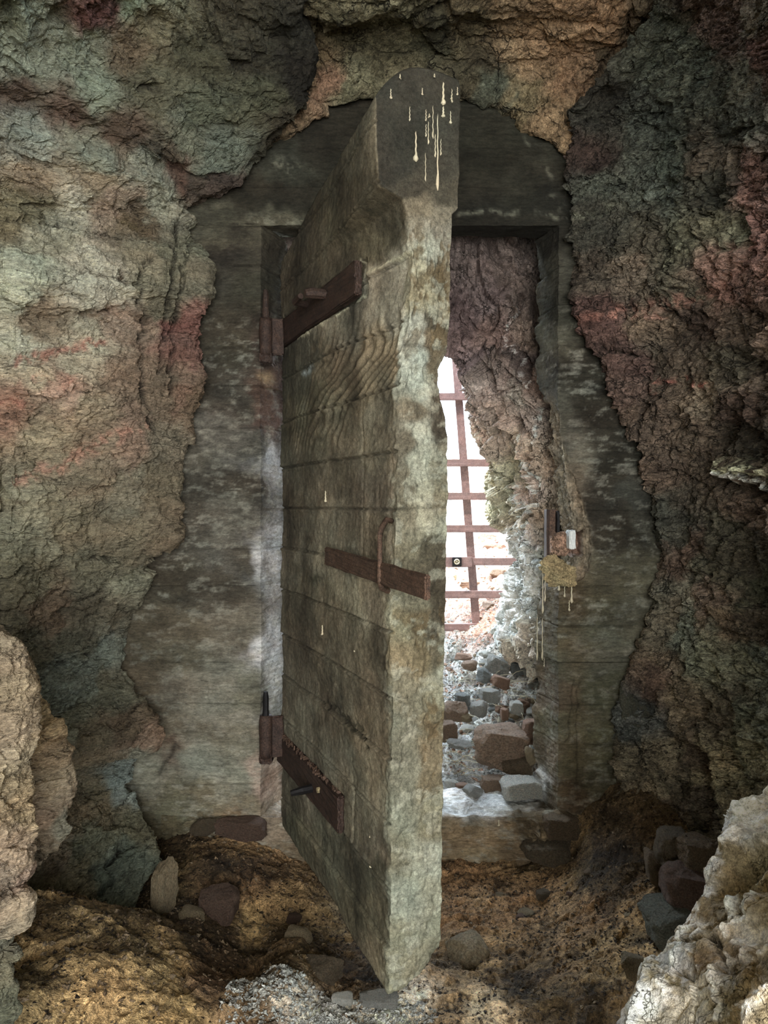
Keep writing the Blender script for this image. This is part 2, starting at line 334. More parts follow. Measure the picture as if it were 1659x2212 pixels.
S_L = [([(30, 778), (90, 770), (130, 757), (220, 742)], 9, 0.006, RED, 0.8), ([(75, 815), (120, 842), (150, 826)], 9, 0.0, PINK, 0.7), ([(0, 868), (30, 874), (70, 880)], 7, 0, RED, 0.6),
       ([(50, 1040), (90, 1020), (140, 1005), (210, 955), (300, 915)], 12, 0.004, PINK, 0.7), ([(85, 590), (95, 630), (70, 680)], 3, 0.01, DK, 0.5),
       ([(0, 225), (120, 262), (230, 300), (330, 345), (385, 372)], 30, 0.045, None, 0), ([(0, 290), (100, 300), (230, 338), (360, 400)], 14, -0.02, (108, 114, 104), 0.5),
       ([(392, 430), (378, 480), (372, 560), (362, 640), (352, 720), (340, 800)], 4, 0.045, DK, 0.85), ([(410, 470), (402, 560), (384, 640), (368, 730), (366, 850)], 4, 0.04, DK, 0.8),
       ([(318, 560), (290, 620), (305, 680), (300, 760), (306, 850), (318, 930)], 4, 0.04, DK, 0.85), ([(0, 485), (90, 480), (200, 500), (240, 515)], 3, 0.015, DK, 0.7),
       ([(60, 690), (140, 685), (230, 672), (300, 690)], 7, 0.02, (80, 62, 45), 0.7), ([(0, 1400), (60, 1380), (200, 1290), (300, 1180)], 6, 0.02, None, 0), ([(50, 1500), (130, 1430), (260, 1370)], 5, 0.03, DK, 0.5),
       ([(262, 1820), (255, 1845), (230, 1868), (234, 1905), (222, 1935)], 4, 0.04, DK, 0.95), ([(272, 1985), (276, 2010), (268, 2035)], 4, 0.04, DK, 0.95), ([(140, 1945), (180, 1915)], 2, 0.015, DK, 0.8),
       ([(60, 850), (110, 862), (160, 850), (230, 830), (300, 800)], 4, 0.02, DK, 0.45), ([(20, 900), (60, 915), (90, 900)], 4, 0.02, DK, 0.6), ([(170, 1220), (205, 1200), (225, 1210)], 6, 0.03, DK, 0.8),
       ([(190, 600), (230, 592), (265, 606)], 6, 0.02, (70, 52, 38), 0.9), ([(255, 470), (280, 500), (300, 520)], 12, 0.02, (82, 66, 40), 0.8), ([(300, 190), (340, 197)], 7, 0.04, DK, 0.9),
       ([(100, 980), (180, 960), (260, 980)], 5, 0.012, (96, 74, 58), 0.5), ([(0, 1080), (120, 1085), (220, 1040), (300, 990)], 5, 0.012, (88, 72, 56), 0.5), ([(0, 1180), (140, 1160), (260, 1090)], 5, 0.012, (86, 76, 60), 0.5)]
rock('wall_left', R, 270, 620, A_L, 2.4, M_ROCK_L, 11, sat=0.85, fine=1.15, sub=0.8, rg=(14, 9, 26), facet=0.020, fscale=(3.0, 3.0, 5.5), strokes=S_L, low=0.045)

# --- right rock wall
silr = [(-520, 1500, 1.5), (-200, 1470, 1.9), (0, 1440, 2.3), (70, 1412, 2.45), (150, 1330, 2.6), (215, 1256, 2.72), (290, 1238, 2.8), (370, 1230, 2.86), (440, 1240, 2.9), (520, 1244, 2.9), (600, 1262, 2.9), (700, 1280, 2.9),
        (800, 1300, 2.9), (870, 1325, 2.9), (930, 1352, 2.9), (1000, 1398, 2.88), (1090, 1408, 2.88), (1160, 1412, 2.88), (1210, 1432, 2.88), (1290, 1420, 2.9), (1380, 1404, 2.9), (1450, 1378, 2.9), (1520, 1345, 2.92),
        (1590, 1336, 2.92), (1640, 1352, 2.9), (1700, 1342, 2.9), (1760, 1340, 2.86), (1830, 1342, 2.8), (1890, 1350, 2.7), (1960, 1400, 2.5), (2060, 1450, 2.3), (2212, 1500, 2.0), (2500, 1600, 1.6)]
R = []
for py, sx, Y in silr:
    row = [P(sx + 70, py, Y + 0.35), P(sx + 8, py, Y + 0.10), P(sx + 1, py, Y)]
    for f, dY in ((0.15, 0.06), (0.35, 0.22), (0.6, 0.48), (0.8, 0.72), (1.0, 0.95)):
        px = sx + (1740 - sx) * f
        row.append(P(px, py, max(Y - dY * (Y / 2.9), 0.8)))
    x, y, z = row[-1]
    row += [Wp(x + 0.08, y * 0.6, CAMZ + (z - CAMZ) * 0.95), Wp(x + 0.25, 0.0, CAMZ + (z - CAMZ) * 0.95), Wp(x + 0.35, -2.7, CAMZ + (z - CAMZ) * 1.1)]
    R.append(row)
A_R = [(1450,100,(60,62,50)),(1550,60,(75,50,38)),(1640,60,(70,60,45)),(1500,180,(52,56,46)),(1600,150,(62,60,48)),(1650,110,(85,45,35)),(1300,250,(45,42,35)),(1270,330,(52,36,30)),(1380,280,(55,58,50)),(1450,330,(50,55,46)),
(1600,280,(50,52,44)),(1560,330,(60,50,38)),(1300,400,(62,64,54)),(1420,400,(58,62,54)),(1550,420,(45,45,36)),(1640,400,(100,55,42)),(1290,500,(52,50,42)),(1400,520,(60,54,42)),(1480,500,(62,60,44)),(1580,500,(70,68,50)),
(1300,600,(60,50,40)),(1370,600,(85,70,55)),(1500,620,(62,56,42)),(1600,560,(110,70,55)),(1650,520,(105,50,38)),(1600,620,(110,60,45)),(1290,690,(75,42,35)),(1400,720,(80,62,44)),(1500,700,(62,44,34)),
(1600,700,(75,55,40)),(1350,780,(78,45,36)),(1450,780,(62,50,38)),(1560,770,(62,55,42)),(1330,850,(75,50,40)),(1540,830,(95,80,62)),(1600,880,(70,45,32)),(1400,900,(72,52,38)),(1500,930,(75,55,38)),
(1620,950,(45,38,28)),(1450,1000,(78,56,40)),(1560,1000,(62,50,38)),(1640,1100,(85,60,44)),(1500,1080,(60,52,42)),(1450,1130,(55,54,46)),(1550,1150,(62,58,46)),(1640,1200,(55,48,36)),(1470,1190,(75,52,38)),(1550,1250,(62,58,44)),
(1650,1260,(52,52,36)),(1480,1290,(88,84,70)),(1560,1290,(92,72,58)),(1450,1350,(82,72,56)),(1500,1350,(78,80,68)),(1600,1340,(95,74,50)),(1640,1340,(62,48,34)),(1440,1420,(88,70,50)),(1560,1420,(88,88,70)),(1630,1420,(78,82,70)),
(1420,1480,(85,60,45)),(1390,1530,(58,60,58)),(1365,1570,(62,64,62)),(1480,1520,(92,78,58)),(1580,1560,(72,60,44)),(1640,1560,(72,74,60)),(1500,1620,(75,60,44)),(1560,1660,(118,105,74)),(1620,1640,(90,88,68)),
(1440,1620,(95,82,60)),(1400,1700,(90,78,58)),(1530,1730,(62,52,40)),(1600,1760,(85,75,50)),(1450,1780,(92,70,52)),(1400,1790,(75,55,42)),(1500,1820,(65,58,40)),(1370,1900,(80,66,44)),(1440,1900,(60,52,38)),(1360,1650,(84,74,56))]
S_R = [([(1572, 1006), (1620, 1008), (1670, 1012)], 15, -0.05, (136, 136, 114), 0.9), ([(1566, 1020), (1590, 1026), (1640, 1040), (1670, 1050)], 5, -0.03, (176, 186, 182), 0.95), ([(1560, 1040), (1600, 1052), (1670, 1075)], 12, 0.03, (40, 32, 26), 0.7), ([(1300, 682), (1360, 680), (1420, 684)], 6, -0.01, (150, 105, 92), 0.8), ([(1400, 836), (1450, 826), (1520, 834)], 8, 0.0, (135, 55, 42), 0.9), ([(1270, 690), (1380, 665), (1480, 650), (1560, 625), (1620, 580), (1659, 520)], 12, 0.02, (120, 60, 46), 0.55),
       ([(1390, 760), (1410, 700)], 4, 0.03, DK, 0.8), ([(1300, 750), (1350, 765), (1385, 775), (1390, 830), (1378, 900), (1375, 960)], 4, 0.035, DK, 0.85),
       ([(1560, 950), (1590, 920), (1640, 940)], 20, 0.05, (40, 34, 26), 0.7), ([(1620, 780), (1659, 800)], 16, 0.06, (38, 32, 26), 0.8), ([(1450, 60), (1480, 130), (1490, 240)], 5, -0.015, (95, 96, 82), 0.5),
       ([(1500, 1530), (1560, 1600), (1610, 1670), (1659, 1700)], 5, 0.05, (50, 44, 34), 0.8), ([(1410, 1490), (1440, 1500), (1425, 1560), (1400, 1620), (1385, 1720), (1350, 1810)], 6, -0.03, None, 0),
       ([(1480, 120), (1560, 100), (1659, 60)], 6, 0.02, (40, 38, 30), 0.6), ([(1500, 330), (1659, 260)], 8, 0.03, (42, 40, 32), 0.5), ([(1240, 470), (1350, 440), (1480, 380)], 5, 0.015, (84, 86, 74), 0.5),
       ([(1300, 560), (1420, 500), (1560, 420)], 6, 0.02, (40, 36, 30), 0.5), ([(1430, 1600), (1500, 1620), (1540, 1700), (1530, 1790)], 22, 0.04, (52, 42, 34), 0.55), ([(1430, 1750), (1400, 1800)], 12, 0.03, (84, 48, 38), 0.6)]
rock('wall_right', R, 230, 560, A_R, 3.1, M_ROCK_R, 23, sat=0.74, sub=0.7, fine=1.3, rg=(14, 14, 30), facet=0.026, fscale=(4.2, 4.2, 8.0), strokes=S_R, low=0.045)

# --- ceiling
R = []
edge_y = [(330, 330), (450, 300), (560, 300), (640, 268), (700, 238), (800, 212), (900, 192), (1000, 196), (1080, 214), (1140, 250), (1190, 300), (1212, 312), (1240, 330), (1330, 360), (1450, 380)]
for k, (yoff, Y) in enumerate(((None, 3.25), (None, 2.98), (0.45, 2.86), (0.8, 2.68), (1.0, 2.42), ('o', 2.0), ('o', 1.2), ('o', 0.2), ('o', -1.0), ('o', -2.8))):
    row = []
    for px, ey in edge_y:
        if k == 0: row.append(P(px, ey - 30, 3.25))
        elif k == 1: row.append(P(px, ey, 2.97))
        elif yoff == 'o':
            x = (px - CX) / FPX * 2.6 * (1.0 if Y > 1.5 else 1.6)
            row.append(Wp(x, Y, 3.02 + 0.1 * math.cos(x * 1.3) - (0.12 if Y < 0 else 0)))
        else:
            f = yoff; row.append(P(px, ey * (1 - f) + (-20) * f, Y))
    R.append(row)
A_C = [(660,60,(70,62,44)),(680,150,(105,85,55)),(700,190,(112,75,50)),(760,60,(72,66,48)),(850,60,(80,74,55)),(780,170,(88,84,65)),(740,215,(75,72,55)),(900,120,(62,58,42)),(950,50,(45,42,30)),(1000,30,(75,64,44)),(1050,100,(62,52,36)),
(1000,160,(58,52,38)),(1100,60,(110,82,52)),(1200,50,(125,90,55)),(1300,30,(132,90,52)),(1150,150,(112,84,54)),(1220,180,(122,85,52)),(1200,260,(118,88,55)),(1260,130,(115,80,48)),(1060,190,(60,62,52)),(1130,200,(95,78,50)),(1400,30,(75,60,42)),(1310,130,(70,58,42)),(870,150,(74,68,50)),(500,100,(50,45,34))]
S_C = [([(1380, -40), (1345, 60), (1290, 150), (1232, 250)], 5, 0.03, (70, 50, 34), 0.6), ([(648, 0), (660, 100), (668, 200)], 8, 0.03, (60, 50, 36), 0.5)]
rock('ceiling', R, 300, 260, A_C, 2.7, M_ROCK_C, 37, facet=0.035, fscale=(3.2, 3.2, 3.2), strokes=S_C, low=0.05, sat=0.95, ref=(0, 1.0, 0.5))

# --- unseen closed rock sheet added behind the camera to block sky light
rock('rear_sky_block', [[Wp(x, -2.65 - 0.1 * math.cos(x), z) for x in (-1.9, -1.0, 0, 1.0, 1.9)] for z in (-0.6, 0.4, 1.4, 2.4, 3.6)], 60, 60, [(800, 500, (95, 88, 72))], 2.0, M_ROCK_C, 39, facet=0.05)

# ------------------------------------------------------------------ earth floor of the cave
def hfloor(x, y):
    x = np.asarray(x, float); y = np.asarray(y, float)
    z = -0.09 + 0.09 * smooth(2.5, 1.9, y) + 0.30 * smooth(-0.25, -1.0, x) * smooth(2.8, 2.1, y) + 0.12 * smooth(-0.25, -0.6, x) * smooth(2.3, 2.9, y)
    z = z + 0.24 * smooth(0.6, 1.05, x) * smooth(2.0, 2.9, y) + 0.12 * smooth(0.4, 0.9, x)
    z = z + 0.12 * np.exp(-(((x + 0.28) / 0.10) ** 2 + ((y - 2.15) / 0.35) ** 2))
    return z
nu, nv = 330, 300
gx, gy = np.meshgrid(np.linspace(-1.5, 1.5, nu), np.linspace(3.03, -1.6, nv) , indexing='xy')
gy = 3.03 - (3.03 + 2.8) * np.linspace(0, 1, nv)[:, None] ** 1.6 + 0 * gx
V = np.stack([gx, gy, hfloor(gx, gy)], 2).reshape(-1, 3)
q = V * np.array([1, 1, 0.0])
d1, d2, rn, tl = cells(q * 6 + 0.4 * fbm(q * 5, 3, 3)[:, None], 71)
e1, e2, rn2, tl2 = cells(q * 21, 72)
V[:, 2] += 0.035 * fbm(q * 3.2, 4, 5) + 0.016 * np.maximum(rn, 0) + 0.010 * tl + 0.008 * rn2 * (rn2 > 0.1) + 0.006 * tl2 + 0.004 * ridged(q * 30, 3, 8)
A_F = [(450,1880,(58,44,28)),(400,1960,(66,52,34)),(520,1830,(96,78,54)),(600,1850,(98,80,58)),(560,1900,(80,62,42)),(620,1960,(92,74,48)),(540,2000,(110,92,62)),(480,2060,(56,42,26)),(430,2120,(60,44,28)),(590,2060,(62,48,28)),(700,2050,(84,68,42)),(760,2120,(70,54,34)),
(330,2040,(96,80,52)),(300,2120,(120,100,66)),(220,2160,(122,100,66)),(380,2170,(116,96,60)),(100,2200,(112,96,66)),(520,2180,(88,74,56)),(640,2190,(150,145,138)),(740,2190,(165,160,152)),(860,2190,(150,145,135)),(960,2190,(100,84,62)),(1060,2195,(140,128,108)),  # palest anchors: grey debris with doorway daylight painted in
(1000,1950,(92,70,46)),(1080,1930,(96,72,46)),(1180,1960,(98,74,46)),(1280,1980,(92,70,44)),(1080,2050,(104,82,52)),(1180,2080,(80,62,38)),(1280,2080,(98,78,48)),(1000,2060,(84,66,42)),(1150,2160,(58,48,32)),(1240,2170,(66,54,36)),(1350,2000,(106,84,52)),
(1180,1850,(78,64,42)),(1230,1800,(96,82,58)),(1300,1820,(50,38,24)),(1290,1880,(54,42,26)),(1320,1920,(72,58,38)),(400,1830,(74,60,40)),(350,1900,(76,64,44))]
C = anchors_colour(V, A_F, 3.2, 24, 5, 80); C = np.clip(C * 1.12 - C.mean(1, keepdims=True) * 0.12, 0.01, 1) * np.array([0.97, 0.88, 0.82]) * (1 + 0.12 * rn + 0.14 * rn2)[:, None]
C *= (1 - 0.6 * smooth(0.05, 0.45, fbm(V * np.array([5, 5, 1]), 5, 84, 0.7)))[:, None]
link('floor', mesh_from(V, grid_faces(nv, nu, flip=True), 'floor', C), M_FLOOR, kind='structure')

# ------------------------------------------------------------------ concrete bulkhead: jambs, lintel, sill
YW = 3.0
SEAM_WALL = [0.02, 0.25, 0.42, 0.58, 0.75, 0.90, 1.06, 1.21, 1.37, 1.52, 1.70, 1.87, 2.03, 2.2, 2.36, 2.52, 2.68, 2.84, 3.0]
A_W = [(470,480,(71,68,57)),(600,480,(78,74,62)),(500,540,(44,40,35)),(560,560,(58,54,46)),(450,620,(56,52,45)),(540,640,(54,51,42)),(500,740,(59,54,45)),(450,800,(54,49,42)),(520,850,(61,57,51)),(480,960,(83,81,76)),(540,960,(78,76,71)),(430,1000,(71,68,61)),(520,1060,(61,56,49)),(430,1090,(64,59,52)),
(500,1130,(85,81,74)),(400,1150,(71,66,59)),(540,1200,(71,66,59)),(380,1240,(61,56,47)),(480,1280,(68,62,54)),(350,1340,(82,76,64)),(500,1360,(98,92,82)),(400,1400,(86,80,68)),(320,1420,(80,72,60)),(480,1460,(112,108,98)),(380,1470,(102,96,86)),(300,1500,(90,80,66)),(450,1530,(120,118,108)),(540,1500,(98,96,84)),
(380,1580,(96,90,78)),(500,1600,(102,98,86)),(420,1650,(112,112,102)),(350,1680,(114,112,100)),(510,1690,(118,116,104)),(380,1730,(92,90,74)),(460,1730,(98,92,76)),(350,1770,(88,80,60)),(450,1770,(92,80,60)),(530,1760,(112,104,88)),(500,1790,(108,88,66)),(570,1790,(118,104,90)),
(590,1000,(150,150,156)),(590,1200,(160,160,166)),(590,1400,(165,165,172)),(590,1500,(160,158,160)),(580,850,(74,56,48)),(585,900,(84,66,60)),(570,740,(60,50,44)),(585,1700,(170,150,138)),(575,1650,(150,130,118)),  # pale left jamb anchors paint daylight falling on the reveal
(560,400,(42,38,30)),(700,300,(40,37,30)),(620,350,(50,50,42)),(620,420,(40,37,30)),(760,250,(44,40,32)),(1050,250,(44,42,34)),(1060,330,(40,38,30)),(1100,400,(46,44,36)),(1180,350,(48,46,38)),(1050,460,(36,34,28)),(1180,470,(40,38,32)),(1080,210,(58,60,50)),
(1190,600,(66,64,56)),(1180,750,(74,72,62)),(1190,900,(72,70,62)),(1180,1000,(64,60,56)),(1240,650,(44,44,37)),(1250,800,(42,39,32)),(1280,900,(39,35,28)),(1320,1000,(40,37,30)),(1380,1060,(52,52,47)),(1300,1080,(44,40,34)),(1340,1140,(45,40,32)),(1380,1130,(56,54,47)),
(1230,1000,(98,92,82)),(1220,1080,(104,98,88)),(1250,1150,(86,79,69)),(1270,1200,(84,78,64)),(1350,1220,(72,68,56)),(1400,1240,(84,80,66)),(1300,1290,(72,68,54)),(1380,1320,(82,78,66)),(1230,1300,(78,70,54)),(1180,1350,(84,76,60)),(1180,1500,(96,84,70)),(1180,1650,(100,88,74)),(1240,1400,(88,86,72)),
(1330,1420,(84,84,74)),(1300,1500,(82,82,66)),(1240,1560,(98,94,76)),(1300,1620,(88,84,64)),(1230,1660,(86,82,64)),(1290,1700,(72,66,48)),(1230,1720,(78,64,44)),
(1000,1800,(120,100,74)),(1080,1810,(116,94,66)),(1030,1870,(122,102,74)),(1120,1860,(108,86,60)),(1160,1780,(80,64,42)),(1060,1720,(190,190,195)),(980,1740,(200,200,205)),(1130,1710,(180,178,180)),(970,1780,(124,106,82)),(700,1850,(110,95,75)),(800,1800,(110,95,75))]  # near-white sill top: pale dust plus painted daylight from outside

def panel(pts, nu, nv, kind, seed):
    """swept strip: pts = cross-section corners; kind 'v' = upright sweep (x,y fixed, z runs), 'h' = sweep along x"""
    return None

def bulkhead(name, corners, seg, span, nspan, axis, seed, parent, extra=None, rough=1.0):
    pts = []
    for (a, b), n in zip(zip(corners[:-1], corners[1:]), seg):
        for k in range(n): pts.append((a[0] + (b[0] - a[0]) * k / n, a[1] + (b[1] - a[1]) * k / n))
    pts.append(corners[-1]); pts = np.array(pts, float)
    t = np.linspace(span[0], span[1], nspan)
    n_u = len(pts)
    tan = np.gradient(pts, axis=0); tan /= np.maximum(np.linalg.norm(tan, axis=1, keepdims=True), 1e-9)
    for _ in range(2): tan[1:-1] = (tan[:-2] + tan[1:-1] + tan[2:]) / 3
    nrm = np.stack([tan[:, 1], -tan[:, 0]], 1); nrm /= np.maximum(np.linalg.norm(nrm, axis=1, keepdims=True), 1e-9)
    V = np.zeros((nspan, n_u, 3)); N = np.zeros_like(V)
    if axis == 'z':
        V[:, :, 0] = pts[None, :, 0]; V[:, :, 1] = pts[None, :, 1]; V[:, :, 2] = t[:, None]
        N[:, :, 0] = nrm[None, :, 0]; N[:, :, 1] = nrm[None, :, 1]
    else:
        V[:, :, 1] = pts[None, :, 0]; V[:, :, 2] = pts[None, :, 1]; V[:, :, 0] = t[:, None]
        N[:, :, 1] = nrm[None, :, 0]; N[:, :, 2] = nrm[None, :, 1]
    V = V.reshape(-1, 3); N = N.reshape(-1, 3)
    # normals must face the cave / the passage
    refp = np.array([0.1, 2.2, 1.3]); s = np.sign(((refp - V) * N).sum(1)); 
    if s.mean() < 0: N = -N
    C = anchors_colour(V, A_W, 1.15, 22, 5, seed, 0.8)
    z = V[:, 2] + 0.006 * vnoise(V * np.array([1.2, 1.2, 4.0]), seed + 2)
    bi = np.searchsorted(SEAM_WALL, z); dd = np.min(np.abs(z[:, None] - np.array(SEAM_WALL)[None]), 1)
    off = _h(bi, bi * 0 + seed, bi * 0, 4) * 2 - 1
    D = 0.003 * off - 0.004 * np.exp(-(dd / 0.004) ** 2) + rough * (0.004 * fbm(V * np.array([6, 6, 12]), 4, seed) + 0.0022 * fbm(V * np.array([20, 20, 90]), 3, seed + 5) + 0.003 * np.clip(fbm(V * 40, 3, seed + 4), 0.2, 1))
    C *= (1 + 0.05 * off - 0.14 * np.exp(-(dd / 0.004) ** 2) * (vnoise(V * 5, 9) > -0.3))[:, None]
    # lime bloom along the boards
    bl = (np.clip(fbm(V * np.array([18, 18, 44]), 5, seed + 7, 0.7) - 0.2, 0, 1) * smooth(2.3, 2.0, V[:, 2]) * 0.5)[:, None]
    C = C * (1 - bl) + bl * lin((150, 148, 138)) * 0.9
    C *= (1 + 0.22 * fbm(V * 14, 4, seed + 12, 0.7))[:, None]
    if extra is not None: V, N, D, C = extra(V, N, D, C)
    V = V + N * D[:, None]
    F = grid_faces(nspan, n_u)
    a = V[F[:, 0]]; nf = np.cross(V[F[:, 1]] - a, V[F[:, 2]] - a)
    if (N[F[:, 0]] * nf).sum() < 0: F = F[:, ::-1]
    return link(name, mesh_from(V, F, name, C), M_CONC, parent=parent)

WB = link('wall_back', None, kind='structure', label=None)
XL = -0.500; XR = 0.706
# right jamb: broken corner showing aggregate, a pocket for the latch
def ex_right(V, N, D, C):
    q = proj(V) + 4 * np.stack([fbm(V * 24, 3, 5), fbm(V * 24 + 3, 3, 6)], 1)
    # right limit of the broken area in the picture plane, by height
    ys = np.array([840, 900, 960, 1020, 1080, 1130, 1180, 1215, 1245, 1270]); xs = np.array([1207, 1214, 1222, 1240, 1262, 1278, 1284, 1284, 1272, 1230])
    lim = np.interp(q[:, 1], ys, xs, left=1190, right=1190)
    ins = smooth(0, 14, lim - q[:, 0]) * smooth(835, 900, q[:, 1]) * smooth(1275, 1240, q[:, 1])
    dep = np.clip((lim - q[:, 0]) / 110.0, 0, 1)
    agg = 0.010 * fbm(V * 38, 4, 15, 0.65) - 0.012 * np.clip(ridged(V * 24, 2, 16) - 0.5, 0, 1)
    V = V.copy()
    V[:, 0] += ins * dep * 0.10 * (V[:, 1] > 2.9); V[:, 1] += ins * dep * 0.05
    D = D * (1 - ins) + ins * (agg - 0.008)
    k = ins[:, None]; C = C * (1 - k) + k * (lin((112, 104, 92)) * 1.6 * (1 + 0.35 * fbm(V * 45, 3, 19)[:, None]))
    # pocket
    pk = smooth(0, 6, np.minimum(np.minimum(q[:, 0] - 1184, 1246 - q[:, 0]), np.minimum(q[:, 1] - 1146, 1204 - q[:, 1])))
    V[:, 1] += pk * 0.07
    kk = pk[:, None]; C = C * (1 - kk) + kk * lin((140, 112, 100)) * 1.2
    # ragged inner arris
    arr = smooth(3.12, 3.2, V[:, 1]) * smooth(3.32, 3.2, V[:, 1]) * (V[:, 0] < 0.75)
    V[:, 0] += arr * (0.018 * fbm(V * np.array([1, 1, 16]), 4, 90) - 0.012 * smooth(1.0, 0.2, V[:, 2]))
    # front face corner shifts a little to the left lower down, two thin cracks and the tie hole
    for pts in ([(1248, 1470), (1246, 1700)], [(1236, 1470), (1231, 1540), (1229, 1590), (1222, 1600)]):
        D -= 0.003 * np.exp(-(polydist(q, pts) / 1.6) ** 2); C *= (1 - 0.3 * np.exp(-(polydist(q, pts) / 2.5) ** 2))[:, None]
    # rusty and damp stain near the corner
    st = np.exp(-((q[:, 0] - 1245) / 26) ** 2) * smooth(950, 1010, q[:, 1]) * 0.5
    C = C * (1 - st[:, None] * np.array([0.3, 0.45, 0.55]))
    return V, N, D, C
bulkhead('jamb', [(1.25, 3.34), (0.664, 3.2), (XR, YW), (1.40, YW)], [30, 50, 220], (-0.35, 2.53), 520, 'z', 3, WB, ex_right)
def ex_left(V, N, D, C):
    q = proj(V) + 6 * np.stack([fbm(V * 14, 3, 5), fbm(V * 14 + 3, 3, 6)], 1)
    # rust runs below the two hinge pins
    for (x0, y0, y1, w) in ((580, 780, 960, 20), (578, 1650, 1790, 22), (370, 1580, 1720, 26)):
        k = (np.exp(-((q[:, 0] - x0) / w) ** 2) * smooth(y0, y0 + 30, q[:, 1]) * smooth(y1, y1 - 90, q[:, 1]) * 0.65 * np.clip(0.8 + 0.5 * fbm(V * 22, 3, 8), 0, 1))[:, None]
        C = C * (1 - k) + k * lin((90, 62, 50)) * 1.5
    for pts in ([(345, 1665), (360, 1640), (382, 1615)],):
        k = np.exp(-(polydist(q, pts) / 5) ** 2); D = D - 0.006 * k; C = C * (1 - 0.6 * k)[:, None]
    kb = (np.exp(-((q[:, 0] - 576) / 14) ** 2) * np.exp(-((q[:, 1] - 820) / 12) ** 2))[:, None] * 0.8
    C = C * (1 - kb) + kb * lin((160, 130, 92)) * 1.2
    return V, N, D, C
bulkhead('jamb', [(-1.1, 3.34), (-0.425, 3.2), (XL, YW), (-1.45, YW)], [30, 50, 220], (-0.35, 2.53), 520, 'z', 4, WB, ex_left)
def ex_lintel(V, N, D, C):
    q = proj(V) + 5 * np.stack([fbm(V * 14, 3, 5), fbm(V * 14 + 3, 3, 6)], 1)
    g = np.clip(0.3 + 1.4 * fbm(V * 26, 4, 8, 0.7), 0, 1)
    for pts, w, a in (([(990, 462), (1120, 458), (1240, 470)], 5, 0.5), ([(1130, 300), (1180, 360), (1236, 440)], 4, 0.35), ([(600, 350), (640, 372), (660, 392)], 16, 0.5), ([(540, 472), (640, 480)], 14, 0.6), ([(1190, 430), (1215, 450)], 9, 0.4)):
        k = (np.exp(-(polydist(q, pts) / w) ** 2) * a * g)[:, None]; C = C * (1 - k) + k * lin((140, 138, 122)) * 1.0
    return V, N, D, C
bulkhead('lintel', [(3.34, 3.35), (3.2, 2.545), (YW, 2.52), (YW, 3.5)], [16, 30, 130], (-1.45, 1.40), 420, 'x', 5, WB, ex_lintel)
def ex_sill(V, N, D, C):
    V = V.copy()
    up = smooth(-0.1, 0.1, V[:, 2])
    D = D + up * 0.006 * fbm(V * 9, 4, 33) + up * 0.003 * ridged(V * 30, 3, 35)
    q = proj(V)
    # broken notch in the middle and the ragged foot
    nt = np.exp(-((q[:, 0] - 1030) / 26) ** 2) * smooth(1815, 1750, q[:, 1]); V[:, 1] += 0.06 * nt; V[:, 2] -= 0.015 * nt
    C = C * (1 - 0.45 * nt)[:, None]
    rt = smooth(1140, 1165, q[:, 0] + 14 * fbm(V * 16, 3, 12)) * smooth(1750, 1790, q[:, 1]); D = D + rt * (0.05 + 0.035 * fbm(V * 14, 4, 55) + 0.02 * ridged(V * 22, 3, 4)); C = C * (1 - rt[:, None]) + rt[:, None] * lin((84, 68, 46)) * 2.0 * (1 + 0.5 * fbm(V * 30, 3, 4)[:, None])
    ft = smooth(1885, 1900, q[:, 1] + 8 * fbm(V * 16, 3, 13)); D = D - 0.05 * ft
    return V, N, D, C
bulkhead('sill', [(YW, -0.35), (YW, 0.125), (3.24, 0.145), (3.34, -0.2)], [120, 50, 20], (-0.9, 0.9), 420, 'x', 6, WB, ex_sill, rough=1.3)

# ------------------------------------------------------------------ passage beyond the doorway: rock sides
silp = [(400, 800, 3.36), (520, 820, 3.4), (600, 830, 3.44), (680, 840, 3.5), (730, 880, 3.58), (760, 950, 3.66), (790, 982, 3.74), (840, 992, 3.84), (880, 1010, 3.94), (930, 1030, 4.06), (975, 1048, 4.2), (1010, 1062, 4.3), (1050, 1064, 4.4),
        (1100, 1080, 4.6), (1140, 1102, 4.7), (1180, 1114, 4.75), (1215, 1120, 4.8), (1255, 1108, 4.8), (1295, 1094, 4.75), (1340, 1082, 4.7), (1390, 1076, 4.6), (1425, 1125, 4.4), (1455, 1185, 4.1), (1500, 1230, 3.8), (1640, 1235, 3.6)]
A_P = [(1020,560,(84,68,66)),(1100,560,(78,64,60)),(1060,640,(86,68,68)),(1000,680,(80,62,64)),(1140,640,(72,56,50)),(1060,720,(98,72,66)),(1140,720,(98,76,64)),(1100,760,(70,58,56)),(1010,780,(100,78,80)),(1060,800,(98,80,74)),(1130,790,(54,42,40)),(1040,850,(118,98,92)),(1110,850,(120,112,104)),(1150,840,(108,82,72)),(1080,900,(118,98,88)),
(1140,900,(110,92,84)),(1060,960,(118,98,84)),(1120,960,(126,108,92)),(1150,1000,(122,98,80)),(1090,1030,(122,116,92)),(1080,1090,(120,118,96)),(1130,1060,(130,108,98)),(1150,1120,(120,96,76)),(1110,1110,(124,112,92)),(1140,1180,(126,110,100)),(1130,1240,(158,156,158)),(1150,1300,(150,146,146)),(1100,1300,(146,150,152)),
(1110,1360,(160,164,168)),(1140,1370,(140,128,116)),(1100,1400,(140,124,108)),(1150,1200,(158,144,138)),(1125,1180,(165,160,165))]  # palest lower anchors paint sky light on the outward facets
LIT_EDGE = (200, 198, 202)  # pale strokes paint daylight caught on the passage rock's edges
